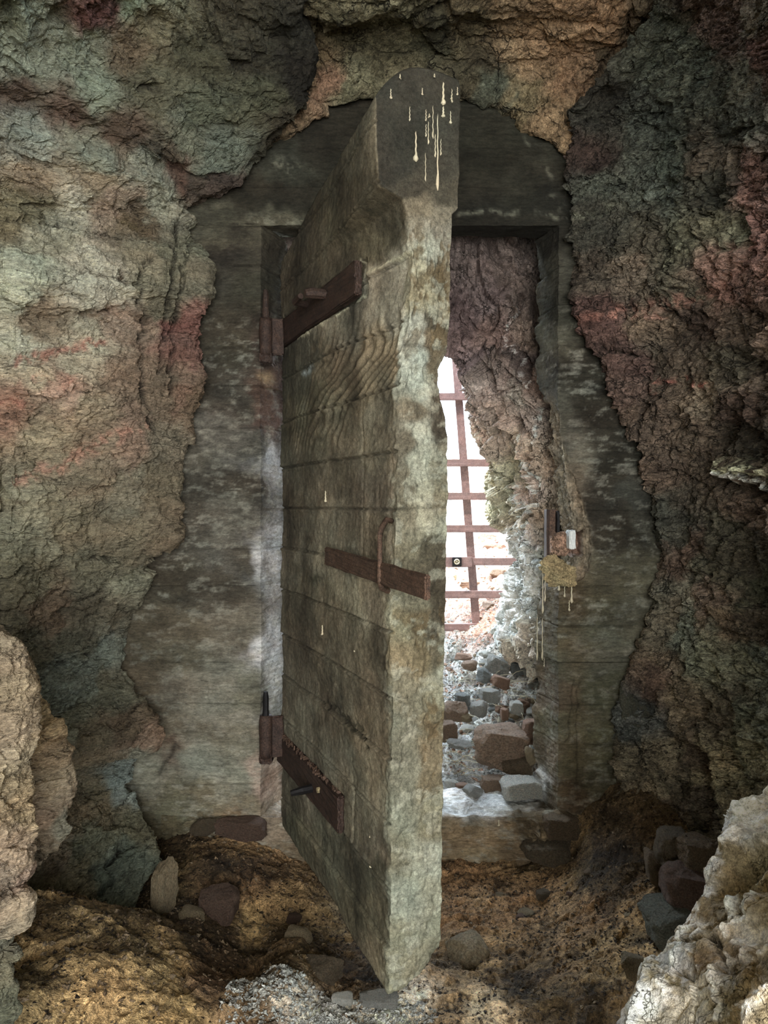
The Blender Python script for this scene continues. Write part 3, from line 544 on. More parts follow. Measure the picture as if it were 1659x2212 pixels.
S_P = [([(1162, 880), (1152, 940), (1140, 1000), (1148, 1060)], 3.5, -0.008, LIT_EDGE, 0.9), ([(1115, 1000), (1112, 1060), (1118, 1100), (1110, 1160)], 3.5, -0.008, LIT_EDGE, 0.6), ([(1150, 1090), (1130, 1120), (1135, 1180), (1150, 1230), (1150, 1280)], 4, -0.008, LIT_EDGE, 0.7),
       ([(1120, 940), (1140, 1010), (1150, 1050)], 5, -0.02, (190, 165, 158), 0.6), ([(1155, 1270), (1130, 1310), (1095, 1350), (1075, 1400)], 8, -0.01, LIT_EDGE, 0.6), ([(1118, 665), (1100, 700), (1088, 735), (1110, 765)], 2, -0.006, LIT_EDGE, 0.7),
       ([(1130, 640), (1120, 680)], 10, 0.05, (50, 38, 34), 0.8), ([(1128, 775), (1125, 820)], 12, 0.06, (44, 34, 32), 0.9), ([(1160, 800), (1140, 835), (1120, 825), (1112, 790)], 2, -0.006, LIT_EDGE, 0.7), ([(1010, 830), (1020, 900), (1045, 960)], 4, -0.02, (168, 140, 132), 0.8)]
R = []
for py, sx, Y in silp:
    back = [P(sx + 300, py, Y + 1.6), P(sx + 60, py, Y + 0.6), P(sx + 6, py, Y + 0.15), P(sx, py, Y)]
    xe = 1165 if py < 1400 else (1205 if py < 1440 else 1262)
    row = back + [P(sx + (xe - sx) * f, py, Y + (3.38 - Y) * (f ** 0.8)) for f in (0.2, 0.45, 0.7, 1.0)] + [P(1310, py, 3.34), P(1420, py, 3.3)]
    R.append(row)
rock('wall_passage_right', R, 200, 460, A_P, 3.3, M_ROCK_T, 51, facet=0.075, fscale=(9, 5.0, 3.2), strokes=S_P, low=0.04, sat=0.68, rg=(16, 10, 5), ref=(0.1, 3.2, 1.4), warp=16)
R = []
for k, (py, sx, Y) in enumerate(silp):
    sl = {True: sx + 40, False: 760 - (sx - 960) * 1.2}[py < 720]
    if py >= 720: sl = min(sl, 800)
    back = [P(sl - 400, py, Y + 1.6), P(sl - 60, py, Y + 0.6), P(sl - 6, py, Y + 0.15), P(sl, py, Y + 0.01)]
    R.append(back + [P(sl + (480 - sl) * f, py, Y + (3.36 - Y) * (f ** 0.8)) for f in (0.25, 0.6, 1.0)] + [P(330, py, 3.3)])
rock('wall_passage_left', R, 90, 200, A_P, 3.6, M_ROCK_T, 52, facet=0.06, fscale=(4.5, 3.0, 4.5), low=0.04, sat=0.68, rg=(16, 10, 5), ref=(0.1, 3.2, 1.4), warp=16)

# ------------------------------------------------------------------ rubble slope and bank outside
def hout(x, y):
    x = np.asarray(x, float); y = np.asarray(y, float)
    z = np.interp(y, [3.0, 3.26, 3.5, 3.8, 4.5, 5.2, 6, 8, 10, 14, 30], [0.02, 0.08, 0.10, 0.15, 0.30, 0.44, 0.72, 1.12, 1.50, 1.9, 2.4])
    z = z + 0.24 * smooth(0.4, 0.95, x) * smooth(3.35, 4.2, y) + 0.8 * smooth(1.2, 3.0, np.abs(x - 0.3)) * smooth(5, 7, y)
    return z
nu, nv = 260, 320
t = np.linspace(0, 1, nv)[:, None]; gy = 3.1 + 0.0 * t + 17 * t ** 2.6 + 1.2 * t
s = np.linspace(-1, 1, nu)[None]; gx = 0.25 + s * (0.95 + 0.75 * (gy - 3.1)); gy = gy + 0 * gx
V = np.stack([gx, gy, hout(gx, gy)], 2).reshape(-1, 3); q = V * np.array([1, 1, 0.0])
sc = 0.5 + 0.35 * (V[:, 1] - 3.1)
d1, d2, rn, tl = cells(q * 5, 81); e1, e2, rn2, tl2 = cells(q * 19, 82)
V[:, 2] += np.minimum(sc, 2.5) * (0.03 * fbm(q * 3, 4, 5) + 0.03 * rn * (rn > 0) + 0.02 * tl + 0.012 * rn2 + 0.01 * tl2 + 0.01 * ridged(q * 14, 3, 5))
gcol = anchors_colour(V, [(1000,1500,(150,148,150)),(1000,1620,(146,146,150)),(1080,1600,(140,128,118)),(1000,1450,(150,144,146)),(1080,1420,(150,138,134)),(1120,1480,(146,142,142)),(1100,1660,(140,132,126)),(1040,1330,(140,98,84)),(1000,1260,(150,122,112)),(1080,1250,(160,124,112)),(1080,1180,(165,116,106)),(1000,1150,(160,132,122)),(1040,1060,(165,130,118)),(700,1300,(150,125,115))], 3.0, 20, 4, 83) * (1 + 0.3 * rn + 0.2 * rn2)[:, None]
link('ground', mesh_from(V, grid_faces(nv, nu), 'ground', gcol), M_SOIL, kind='structure')
bpy.data.objects['ground'].data.flip_normals() if bpy.data.objects['ground'].data.polygons[0].normal.z < 0 else None
bpy.data.objects['floor'].data.flip_normals() if bpy.data.objects['floor'].data.polygons[0].normal.z < 0 else None

def hit(px, py, fn, y0=1.2, y1=12):
    Y = np.linspace(y0, y1, 4000); x = (px - CX) / FPX * Y; z = CAMZ - (py - HZ) / FPX * Y
    b = np.nonzero(z < fn(x, Y))[0]
    Yh = Y[b[0]] if len(b) else y1
    return Yh

# ------------------------------------------------------------------ the concrete door
HX, HY, NX, NY = -0.418, 3.02, 0.026, 2.0
dl = math.hypot(NX - HX, NY - HY); ux, uy = (NX - HX) / dl, (NY - HY) / dl      # towards the free edge
nx_, ny_ = -uy, ux                                                              # towards the right, away from the hinge-side face
def face_pt(t, z, off=0.0):
    """point on the hinge-side face; off = proud of the face (towards the left)"""
    return np.array([HX + ux * dl * t - nx_ * off, HY + uy * dl * t - ny_ * off, z])
def zs_of(py, Y): return CAMZ - (py - HZ) / FPX * Y
# free edge outline: height -> picture x of left and right arris
LZ = np.array([zs_of(p, 2.0) for p in (2150, 1900, 1500, 1250, 1000, 800, 735, 700, 560, 470, 425, 405, 300, 200, 140)])
LPX = np.array([840, 843, 848, 851, 858, 866, 872, 880, 888, 884, 872, 822, 816, 815, 824.])
RZ = np.array([zs_of(p, 2.06) for p in (2150, 2000, 1780, 1500, 1250, 1100, 960, 900, 840, 800, 760, 600, 460, 445, 300, 150)])
RPX = np.array([950, 953, 955, 959, 963, 968, 968, 960, 946, 946, 966, 974, 976, 990, 994, 996.])
def left_off(z):
    px = np.interp(z, LZ, LPX); k = (px - CX) / FPX
    return (NX - k * NY) / (nx_ - k * ny_) * 1.0          # NX - nx*o = k (NY - ny*o)
def right_off(z):
    px = np.interp(z, RZ, RPX); k = (px - CX) / FPX
    return (k * NY - NX) / (nx_ - k * ny_)
SEAMS = [0.20, 0.35, 0.53, 0.705, 0.87, 1.05, 1.22, 1.38, 1.54, 1.72, 1.90, 2.08, 2.26, 2.42]
nl, nf_, nr, nb, nz = 230, 96, 50, 16, 560
tl_ = np.concatenate([np.linspace(0, 1, nl, endpoint=False), np.ones(nf_), np.linspace(1, 0, nr, endpoint=False), np.zeros(nb)])
w_ = np.concatenate([np.zeros(nl), np.linspace(0, 1, nf_, endpoint=False), np.ones(nr), np.linspace(1, 0, nb, endpoint=False)])
side = np.concatenate([np.zeros(nl), np.ones(nf_), np.full(nr, 2), np.full(nb, 3)])
nc = len(tl_)
zz = np.linspace(0, 1, nz)[:, None]
T = np.broadcast_to(tl_[None], (nz, nc)); Wd = np.broadcast_to(w_[None], (nz, nc)); SD = np.broadcast_to(side[None], (nz, nc))
zb = 0.069 + 0.02 * (1 - T) + 0.10 * Wd ** 2.2 * T
zt = 2.625 - 0.25 * (1 - T) - 0.13 * (1 - Wd) ** 4 * smooth(0.45, 1.0, T) - 0.03 * Wd
Z = zb + (zt - zb) * zz
lo = left_off(Z) * smooth(0.45, 1.0, T); ro = 0.150 + (right_off(Z) - 0.150) * smooth(0.3, 1.0, T)
OFF = -lo * (1 - Wd) + ro * Wd                       # across the thickness
edgein = 0.012 * (np.exp(-(zz / 0.008)) + np.exp(-((1 - zz) / 0.008)))
X = HX + ux * (dl * T) + nx_ * OFF; Yy = HY + uy * (dl * T) + ny_ * OFF
V = np.stack([X, Yy, Z], 2); V = V.reshape(-1, 3)
Nn = np.zeros_like(V); sdf = SD.reshape(-1)
for k, (a, b) in enumerate(((-nx_, -ny_), (ux, uy), (nx_, ny_), (-ux, -uy))):
    Nn[sdf == k, 0] = a; Nn[sdf == k, 1] = b
# soften arrises
Tf, Wf, Zf = T.reshape(-1), Wd.reshape(-1), Z.reshape(-1)
Q = np.stack([Tf * dl, Wf * 0.15 + sdf, Zf], 1)       # door's own coordinates
boards = np.array(SEAMS); zz2 = Zf + 0.004 * vnoise(Q * np.array([4, 1, 3]), 1)
bi = np.searchsorted(boards, zz2); dd = np.min(np.abs(zz2[:, None] - boards[None]), 1)
boff = _h(bi, bi * 0 + 7, bi * 0, 9) * 2 - 1
left = (sdf == 0).astype(float); front = (sdf == 1).astype(float)
D = left * (0.005 * boff - 0.009 * np.exp(-(dd / 0.004) ** 2) + 0.004 * np.exp(-((dd - 0.008) / 0.004) ** 2))
D += 0.0035 * fbm(Q * np.array([7, 7, 12]), 4, 3) + 0.0015 * fbm(Q * 60, 3, 4)
# wood grain cast into the upper boards
gr = np.sin((Q[:, 2] * 70 - Q[:, 0] * 55 + 6 * fbm(Q * np.array([3, 1, 5]), 3, 6)) * 1.9)
gm = left * smooth(0.35, 0.5, Tf) * smooth(1.66, 1.74, Zf) * smooth(1.98, 1.88, Zf)
gm2 = left * smooth(0.1, 0.25, Tf) * smooth(0.75, 0.6, Tf) * smooth(1.56, 1.62, Zf) * smooth(1.82, 1.74, Zf) * 0.7
D += (gm + gm2) * 0.0035 * gr
# vertical butt joints
for tj, z0, z1 in ((0.78, 1.22, 1.72), (0.74, 0.35, 0.53), (0.33, 1.9, 2.08)):
    k = left * np.exp(-((Tf - tj) * dl / 0.0035) ** 2) * ((Zf > z0) & (Zf < z1)); D -= 0.006 * k
# recess for the two strap plates
for z0, z1, t1 in ((2.022, 2.145, 0.765), (0.335, 0.468, 0.655)):
    k = left * smooth(0, 0.006, np.minimum(np.minimum(Zf - z0, z1 - Zf), (t1 - Tf) * dl)); D -= 0.022 * k
# crusty free edge
ce = front + left * smooth(0.93, 0.985, Tf) * 0.8
crust = smooth(2.22, 2.12, Zf)
D += ce * crust * (0.0045 * fbm(Q * 16, 4, 21, 0.6) + 0.004 * ridged(Q * np.array([30, 30, 22]), 3, 22) + 0.002 * fbm(Q * 90, 2, 23))
D += (sdf == 2) * 0.007 * fbm(Q * np.array([3, 3, 14]), 4, 25)
# ochre crumbly strips
def zpy(py): return zs_of(py, 2.0)
oc = front * np.clip(fbm(Q * np.array([40, 40, 28]), 3, 31) + 0.2, 0, 1)
QP = proj(V)
wq = QP + 7 * np.stack([fbm(Q * 20, 4, 71, 0.6), fbm(Q * 20 + 4, 4, 72, 0.6)], 1)
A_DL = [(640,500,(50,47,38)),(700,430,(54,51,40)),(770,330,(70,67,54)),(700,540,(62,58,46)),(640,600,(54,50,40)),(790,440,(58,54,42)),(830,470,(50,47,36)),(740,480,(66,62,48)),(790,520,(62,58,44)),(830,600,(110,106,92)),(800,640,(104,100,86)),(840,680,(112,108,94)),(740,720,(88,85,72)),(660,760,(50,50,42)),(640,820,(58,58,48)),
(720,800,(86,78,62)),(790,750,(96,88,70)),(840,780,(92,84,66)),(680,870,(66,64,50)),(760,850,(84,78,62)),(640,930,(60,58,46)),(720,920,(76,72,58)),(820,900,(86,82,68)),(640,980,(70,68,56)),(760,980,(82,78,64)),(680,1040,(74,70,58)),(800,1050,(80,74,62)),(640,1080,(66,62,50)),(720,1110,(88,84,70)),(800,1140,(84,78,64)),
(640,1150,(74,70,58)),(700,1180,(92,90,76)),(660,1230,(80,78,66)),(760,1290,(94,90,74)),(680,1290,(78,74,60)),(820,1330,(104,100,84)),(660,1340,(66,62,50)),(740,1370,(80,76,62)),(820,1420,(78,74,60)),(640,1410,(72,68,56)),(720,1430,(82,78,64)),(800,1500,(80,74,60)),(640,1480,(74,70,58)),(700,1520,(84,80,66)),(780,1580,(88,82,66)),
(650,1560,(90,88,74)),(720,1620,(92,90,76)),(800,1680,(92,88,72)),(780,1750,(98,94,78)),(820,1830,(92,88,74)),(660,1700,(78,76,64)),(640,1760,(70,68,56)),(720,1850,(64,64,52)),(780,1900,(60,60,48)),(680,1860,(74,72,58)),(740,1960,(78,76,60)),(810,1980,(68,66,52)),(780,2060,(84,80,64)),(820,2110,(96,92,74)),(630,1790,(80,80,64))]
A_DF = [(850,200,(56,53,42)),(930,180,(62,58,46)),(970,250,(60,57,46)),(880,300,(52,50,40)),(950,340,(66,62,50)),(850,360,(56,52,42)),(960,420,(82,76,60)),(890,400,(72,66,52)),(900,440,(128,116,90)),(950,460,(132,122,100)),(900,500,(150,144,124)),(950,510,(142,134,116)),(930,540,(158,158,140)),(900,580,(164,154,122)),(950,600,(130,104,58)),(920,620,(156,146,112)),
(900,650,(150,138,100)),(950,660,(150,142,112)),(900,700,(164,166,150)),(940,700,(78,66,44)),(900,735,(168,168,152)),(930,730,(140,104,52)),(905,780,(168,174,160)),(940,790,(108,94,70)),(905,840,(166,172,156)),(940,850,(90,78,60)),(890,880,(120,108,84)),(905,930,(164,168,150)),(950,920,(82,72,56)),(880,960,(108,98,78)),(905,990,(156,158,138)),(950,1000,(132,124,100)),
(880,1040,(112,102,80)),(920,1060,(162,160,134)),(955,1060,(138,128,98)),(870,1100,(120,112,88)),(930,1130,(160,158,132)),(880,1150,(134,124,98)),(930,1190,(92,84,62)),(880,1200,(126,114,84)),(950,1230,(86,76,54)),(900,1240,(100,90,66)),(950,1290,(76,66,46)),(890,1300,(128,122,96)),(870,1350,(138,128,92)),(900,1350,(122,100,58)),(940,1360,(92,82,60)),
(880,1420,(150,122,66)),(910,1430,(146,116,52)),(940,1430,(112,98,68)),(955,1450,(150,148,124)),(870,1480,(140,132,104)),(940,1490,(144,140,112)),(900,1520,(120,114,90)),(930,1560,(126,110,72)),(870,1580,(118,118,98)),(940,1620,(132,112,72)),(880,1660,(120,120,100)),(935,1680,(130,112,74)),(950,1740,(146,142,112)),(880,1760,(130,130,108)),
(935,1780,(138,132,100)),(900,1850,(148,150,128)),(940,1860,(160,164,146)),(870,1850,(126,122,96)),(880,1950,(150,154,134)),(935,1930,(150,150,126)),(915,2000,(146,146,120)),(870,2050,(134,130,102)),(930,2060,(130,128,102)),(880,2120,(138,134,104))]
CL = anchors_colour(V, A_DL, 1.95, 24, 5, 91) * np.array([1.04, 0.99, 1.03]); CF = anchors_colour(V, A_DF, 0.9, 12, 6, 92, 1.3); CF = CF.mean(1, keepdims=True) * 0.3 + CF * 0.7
fm = np.clip(front + left * smooth(0.965, 0.99, Tf + 0.012 * fbm(Q * 14, 3, 5)) * smooth(2.2, 2.1, Zf), 0, 1)[:, None]
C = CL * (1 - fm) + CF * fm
C *= (1 + left * (0.10 * boff + 0.30 * fbm(Q * np.array([9, 1, 1.6]), 4, 61, 0.6) + 0.26 * fbm(Q * np.array([5, 1, 7]), 5, 62, 0.65)))[:, None]
C *= (1 - left * 0.35 * np.exp(-(dd / 0.004) ** 2))[:, None]; C *= (1 + left * 0.5 * np.exp(-((Zf - 0.185) / 0.012) ** 2))[:, None]
C *= (1 + 0.22 * (gm + gm2) * gr)[:, None]
oc_m = (front * smooth(zpy(900), zpy(640), Zf) * smooth(zpy(430), zpy(520), Zf) + front * smooth(zpy(1470), zpy(1400), Zf) * smooth(zpy(1290), zpy(1350), Zf) + front * smooth(zpy(1720), zpy(1680), Zf) * smooth(zpy(1480), zpy(1540), Zf) * smooth(0.5, 0.7, Wf)) 
oo = np.clip(oc_m, 0, 1) * smooth(0.05, 0.45, fbm(Q * np.array([26, 26, 20]), 4, 44, 0.65))
C = C * (1 - oo[:, None] * 0.75) + oo[:, None] * 0.75 * lin((118, 88, 44)) * 0.8
D -= oo * 0.004
# pale lips, gouges and small smears on the face
for pts, w, dep, col, a in (([(612, 744), (690, 697), (772, 644)], 3.0, -0.004, (150, 146, 126), 0.8), ([(888, 545), (840, 566), (790, 592)], 3.5, -0.003, (158, 152, 130), 0.7), ([(700, 1515), (745, 1560), (800, 1612)], 3.0, 0.008, (34, 32, 24), 0.8),
                            ([(735, 1545), (780, 1580)], 3.0, 0.006, (40, 38, 28), 0.7), ([(655, 806), (672, 796)], 6, 0, (130, 140, 144), 0.7), ([(680, 1245), (690, 1248)], 6, 0.002, (44, 42, 32), 0.7), ([(620, 770), (640, 850)], 16, 0, (36, 36, 28), 0.5),
                            ([(622, 930), (740, 895)], 10, 0, (44, 42, 32), 0.45), ([(640, 1225), (700, 1260), (760, 1330)], 14, 0, (52, 50, 38), 0.4), ([(620, 1770), (700, 1890), (790, 2010)], 22, 0, (44, 44, 32), 0.4), ([(780, 560), (778, 640)], 4, 0, (160, 154, 134), 0.5)):
    k = left * np.clip(np.exp(-(polydist(wq, pts) / w) ** 2) * 1.2, 0, 1); D -= dep * k; ka = (k * a)[:, None]; C = C * (1 - ka) + ka * lin(col) * 1.7
# scattered lime flecks on the edge
fl = ce * smooth(0.35, 0.6, fbm(Q * np.array([18, 18, 30]), 4, 55, 0.6)) * smooth(2.25, 2.1, Zf)
C = C * (1 - 0.5 * fl[:, None]) + 0.5 * fl[:, None] * lin((178, 178, 162)) * 0.75
# horizontal casting joint across the edge
for zj in (zpy(1097), zpy(742), zpy(552)):
    k = front * np.exp(-((Zf - zj - 0.004 * vnoise(Q * 9, 3)) / 0.003) ** 2); D -= 0.006 * k; C *= (1 - 0.4 * k)[:, None]
V = V + Nn * D[:, None]
# rounded arrises
V3 = V.reshape(nz, nc, 3)
for _ in range(1):
    V3 = (np.roll(V3, 1, 1) + 2 * V3 + np.roll(V3, -1, 1)) / 4
ctr = V3.mean(1, keepdims=True)
dirs = ctr - V3; dirs[:, :, 2] = 0; dn = np.maximum(np.linalg.norm(dirs, axis=2, keepdims=True), 1e-6)
V3 = V3 + dirs / dn * edgein[:, :, None]
Vd = V3.reshape(-1, 3)
F = grid_faces(nz, nc, wrap=True)
# end caps: strips between the two long sides
def cap(row, base):
    L = [base + i for i in range(nl)] ; Rr = [base + nl + nf_ + i for i in range(nr)][::-1]
    return L, Rr
caps = []
for base, fl_ in ((0, False), ((nz - 1) * nc, True)):
    Li = np.linspace(0, nl - 1, 60).astype(int); Ri = (nl + nf_) + np.linspace(nr - 1, 0, 60).astype(int)
    # bridge: use a triangle fan to the row's centre instead (simple, closed)
    caps.append(base)
cv = np.array([V3[0].mean(0) , V3[-1].mean(0)])
cv[0, 2] += 0.02; cv[1, 2] += 0.01
n0 = len(Vd); Vd = np.vstack([Vd, cv]); C = np.vstack([C, C[:1], C[-1:]])
fan = []
for i in range(nc):
    j = (i + 1) % nc
    fan.append((n0, j, i, i)); fan.append((n0 + 1, (nz - 1) * nc + i, (nz - 1) * nc + j, (nz - 1) * nc + j))
a = Vd[F[:, 0]]; nfv = np.cross(Vd[F[:, 1]] - a, Vd[F[:, 2]] - a)
cc = Vd.mean(0); good = ((a - cc) * nfv).sum()
if good < 0: F = F[:, ::-1]
import bmesh
me = mesh_from(Vd, F, 'door_slab', C, smoothf=True)
bm = bmesh.new(); bm.from_mesh(me); bm.verts.ensure_lookup_table()
for f4 in fan:
    vs = [bm.verts[k] for k in (f4[0], f4[1], f4[2])]
    try: bm.faces.new(vs)
    except ValueError: pass
bmesh.ops.recalc_face_normals(bm, faces=bm.faces); bm.to_mesh(me); bm.free()
DOOR = link('concrete_door', None, label='thick concrete door standing ajar in the rock-cut doorway', cat='door')
DOOR.location = (HX, HY, 0)
def door_part(name, me, mat, parent=None, label=None):
    o = link(name, me, mat, parent=parent or DOOR, label=label)
    if parent is None: o.location = (-HX, -HY, 0)
    return o
door_part('slab', me, M_DOOR)

# ------------------------------------------------------------------ small mesh makers
def bm_mesh(bm, name, smoothf=False):
    me = bpy.data.meshes.new(name); bm.normal_update(); bm.to_mesh(me); bm.free()
    for p in me.polygons: p.use_smooth = smoothf
    return me
def rough_box(c, ax, ay, az, hx, hy, hz, bev=0.003, sub=3, jit=0.0015, seed=0):
    """box with half sizes along given axes, worn edges"""
    bm = bmesh.new(); bmesh.ops.create_cube(bm, size=2)
    for v in bm.verts: v.co = Vector((v.co.x * hx, v.co.y * hy, v.co.z * hz))
    bmesh.ops.subdivide_edges(bm, edges=[e for e in bm.edges if e.calc_length() > 4 * bev], cuts=sub, use_grid_fill=True)
    sharp = [e for e in bm.edges if len(e.link_faces) == 2 and e.calc_face_angle() > 0.5]
    bmesh.ops.bevel(bm, geom=sharp, offset=bev, segments=2, affect='EDGES')
    rnd = random.Random(seed); A = Matrix((ax, ay, az)).transposed()
    for v in bm.verts:
        v.co = v.co + Vector([rnd.uniform(-jit, jit) for _ in range(3)]); v.co = A @ v.co + Vector(c)
    return bm
def tube(pts, rad, seg=10, name='tube', jit=0.0):
    pts = [Vector(p) for p in pts]; n = len(pts)
    rads = rad if isinstance(rad, (list, tuple)) else [rad] * n
    bm = bmesh.new(); rings = []; up = Vector((0.31, 0.2, 0.93)); rnd = random.Random(n)
    for i, p in enumerate(pts):
        t = (pts[min(i + 1, n - 1)] - pts[max(i - 1, 0)]).normalized()
        a = t.cross(up); 
        if a.length < 1e-3: a = t.cross(Vector((1, 0, 0)))
        a.normalize(); b = t.cross(a).normalized()
        rings.append([bm.verts.new(p + (a * math.cos(k * 2 * math.pi / seg) + b * math.sin(k * 2 * math.pi / seg)) * rads[i] * (1 + rnd.uniform(-jit, jit))) for k in range(seg)])
    for r0, r1 in zip(rings[:-1], rings[1:]):
        for k in range(seg): bm.faces.new((r0[k], r0[(k + 1) % seg], r1[(k + 1) % seg], r1[k]))
    bm.faces.new(rings[0][::-1]); bm.faces.new(rings[-1])
    bmesh.ops.recalc_face_normals(bm, faces=bm.faces)
    return bm
U3 = Vector((ux, uy, 0)); N3 = Vector((nx_, ny_, 0)); Z3 = Vector((0, 0, 1))
def strap(z0, z1, t1, seed, proud):
    c = face_pt(t1 / 2 - 0.01, (z0 + z1) / 2, proud - 0.012)
    return bm_mesh(rough_box(c, U3, N3, Z3, dl * (t1 + 0.02) / 2, 0.012, (z1 - z0) / 2, 0.004, 12, 0.0022, seed), 'hinge_strap')
hs1 = door_part('hinge_strap', strap(2.032, 2.138, 0.75, 1, 0.004), M_IRON_D)
hs2 = door_part('hinge_strap', strap(0.342, 0.458, 0.64, 2, 0.014), M_IRON_D, label='lower hinge strap with bright rust along its top')
# knuckles round the pins
def barrel(px, py0, py1, Y, r, name, parent, mat, seg=14):
    p0 = P(px, py1, Y); p1 = P(px, py0, Y); n = 8
    pts = [tuple(p0[k] + (p1[k] - p0[k]) * i / n for k in range(3)) for i in range(n + 1)]
    return door_part(name, bm_mesh(tube(pts, [r * (0.93 if i in (0, n) else 1) for i in range(n + 1)], seg, jit=0.05), name, True), mat, parent=parent)
for pr, pa, pb, top, bot in ((hs1, 688, 768, 0, 0), (hs2, 1545, 1636, 0, 0)):
    barrel(574, pa, pb, 2.93, 0.026, 'hinge_knuckle', pr, M_IRON_D)
    p = P(592, (pa + pb) / 2, 2.96); zc = p[2]
    door_part('knuckle_plate', bm_mesh(rough_box((p[0], p[1], zc), Vector((0.97, 0.22, 0)), Vector((-0.22, 0.97, 0)), Z3, 0.036, 0.013, 0.075 * (pb - pa) / 85, 0.004, 3, 0.003, 4), 'knuckle_plate'), M_IRON_D, parent=pr)
# bolts on the straps
b1 = door_part('bolt', bm_mesh(tube([face_pt(0.50, 2.105, 0.0), face_pt(0.50, 2.105, 0.05), face_pt(0.50, 2.10, 0.075)], [0.017, 0.018, 0.014], 8, jit=0.08), 'bolt'), M_IRON_D, parent=hs1)
door_part('bolt', bm_mesh(tube([face_pt(0.32, 2.115, 0.0), face_pt(0.35, 2.115, 0.06), face_pt(0.42, 2.115, 0.062)], [0.012, 0.013, 0.010], 8, jit=0.08), 'bolt'), M_IRON_D, parent=hs1)
door_part('bolt', bm_mesh(tube([face_pt(0.40, 0.395, 0.0), face_pt(0.40, 0.392, 0.05), face_pt(0.395, 0.385, 0.09)], [0.016, 0.014, 0.010], 8, jit=0.08), 'bolt'), M_BLACK, parent=hs2)
door_part('bolt', bm_mesh(tube([face_pt(0.47, 0.415, 0.0), face_pt(0.47, 0.415, 0.022)], [0.012, 0.009], 8, jit=0.1), 'bolt'), M_OCHRE, parent=hs2, label='bolt head coated in pale ochre lime')
# rust flakes on the top edge of the lower strap
rnd = random.Random(5); bm = bmesh.new()
for k in range(90):
    t = rnd.uniform(0.02, 0.62); c = face_pt(t, 0.462 + rnd.uniform(-0.004, 0.004), rnd.uniform(-0.008, 0.014))
    m4 = Matrix.Translation(Vector(c)) @ Matrix.Rotation(rnd.uniform(-0.7, 0.7), 4, 'X') @ Matrix.Rotation(rnd.uniform(0, 3), 4, 'Z') @ Matrix.Diagonal((rnd.uniform(0.004, 0.012), 0.003, rnd.uniform(0.003, 0.010), 1))
    bmesh.ops.create_cube(bm, size=1.6, matrix=m4)
ru = door_part('rust_flakes', bm_mesh(bm, 'rust_flakes'), M_IRON, parent=hs2); ru['kind'] = 'stuff'
# latch bar reaching past the free edge and its staple
pA = face_pt(0.544, 1.222, 0.016); pB = np.array([0.099, 1.66, 1.208])
d = Vector(pB - pA); Ld = d.length; d.normalize(); sd = Vector((-d.y, d.x, 0)).normalized(); upv = d.cross(sd) * (1 if d.cross(sd).z > 0 else -1)
lb = door_part('latch_bar', bm_mesh(rough_box((pA + pB) / 2, d, sd, upv, Ld / 2, 0.007, 0.0295, 0.004, 14, 0.0016, 7), 'latch_bar'), M_IRON, label='flat rusty latch bar reaching past the free edge')
tS = 0.5 * 0 + 0.90
sp = []
for (px, py, o) in ((846, 1126, 0.0), (836, 1122, 0.012), (826, 1136, 0.030), (821, 1150, 0.060), (820, 1200, 0.064), (820, 1250, 0.062), (824, 1268, 0.044), (838, 1278, 0.010), (846, 1282, 0.0)):
    k = (px - CX) / FPX; Yc = 1.99; 
    sp.append((k * (Yc + 0.03 - o * 1.2), Yc + 0.03 - o * 1.2, CAMZ - (py - HZ) / FPX * (Yc)))
door_part('staple', bm_mesh(tube(sp, 0.0075, 10, jit=0.1), 'staple', True), M_IRON)
# lime drips on the free edge (each hangs on the concrete)
def drip(x, y, z1, z0, r, out=(0, -1, 0), bulb=1.5, seed=0):
    n = 14; pts = []; rr = []
    for i in range(n + 1):
        f = i / n; pts.append((x + out[0] * r * 0.3 + 0.0008 * math.sin(i * 1.7 + seed), y + out[1] * r * 0.3, z1 + (z0 - z1) * f))
        b = math.exp(-((f - 0.9) / 0.10) ** 2)
        rr.append(r * (0.42 + 0.25 * f) * (1 if 0 < i else 0.3) * (1 - 0.0 * f) + r * (bulb - 0.67) * b if i < n else r * 0.35)
    return bm_mesh(tube(pts, rr, 10), 'drip', True)
def edge_xy(px, z):
    """point of the free edge's face under picture x"""
    lo_ = float(left_off(z)); ro_ = float(right_off(z)); k = (px - CX) / FPX
    # (NX + nx o) = k (NY + ny o)
    o = (k * NY - NX) / (nx_ - k * ny_)
    return NX + nx_ * o, NY + ny_ * o
for i, (px, y0, y1, r, b) in enumerate(((957, 178, 228, 4.2, 1.4), (957, 230, 254, 3.6, 1.4), (945, 246, 412, 2.6, 1.5), (898, 284, 350, 3.2, 2.0), (973, 240, 268, 2.0, 1.8), (844, 192, 214, 1.9, 1.8), (864, 160, 170, 2.4, 1.4), (885, 230, 262, 1.6, 1.2), (920, 236, 262, 1.6, 1.2), (935, 228, 300, 1.6, 1.2),
                          (927, 246, 254, 3.0, 1.3), (912, 190, 206, 1.8, 1.3), (925, 262, 312, 1.6, 1.3), (920, 268, 296, 1.5, 1.2), (940, 290, 340, 1.8, 1.2), (919, 330, 392, 1.5, 1.1), (988, 188, 206, 1.8, 1.4), (976, 192, 222, 1.6, 1.4), (938, 160, 166, 3.0, 1.2), (952, 300, 336, 1.5, 1.2), (975, 205, 215, 2.2, 1.2))):
    _, y = edge_xy(px, zs_of((y0 + y1) / 2, 2.0)); z1, z0 = zs_of(y0, y), zs_of(y1, y); x, y = edge_xy(px, (z0 + z1) / 2)
    door_part('lime_drip', drip(x, y, z1, z0, r * 2.04 / FPX, (ux, uy, 0), b, i), M_LIME)
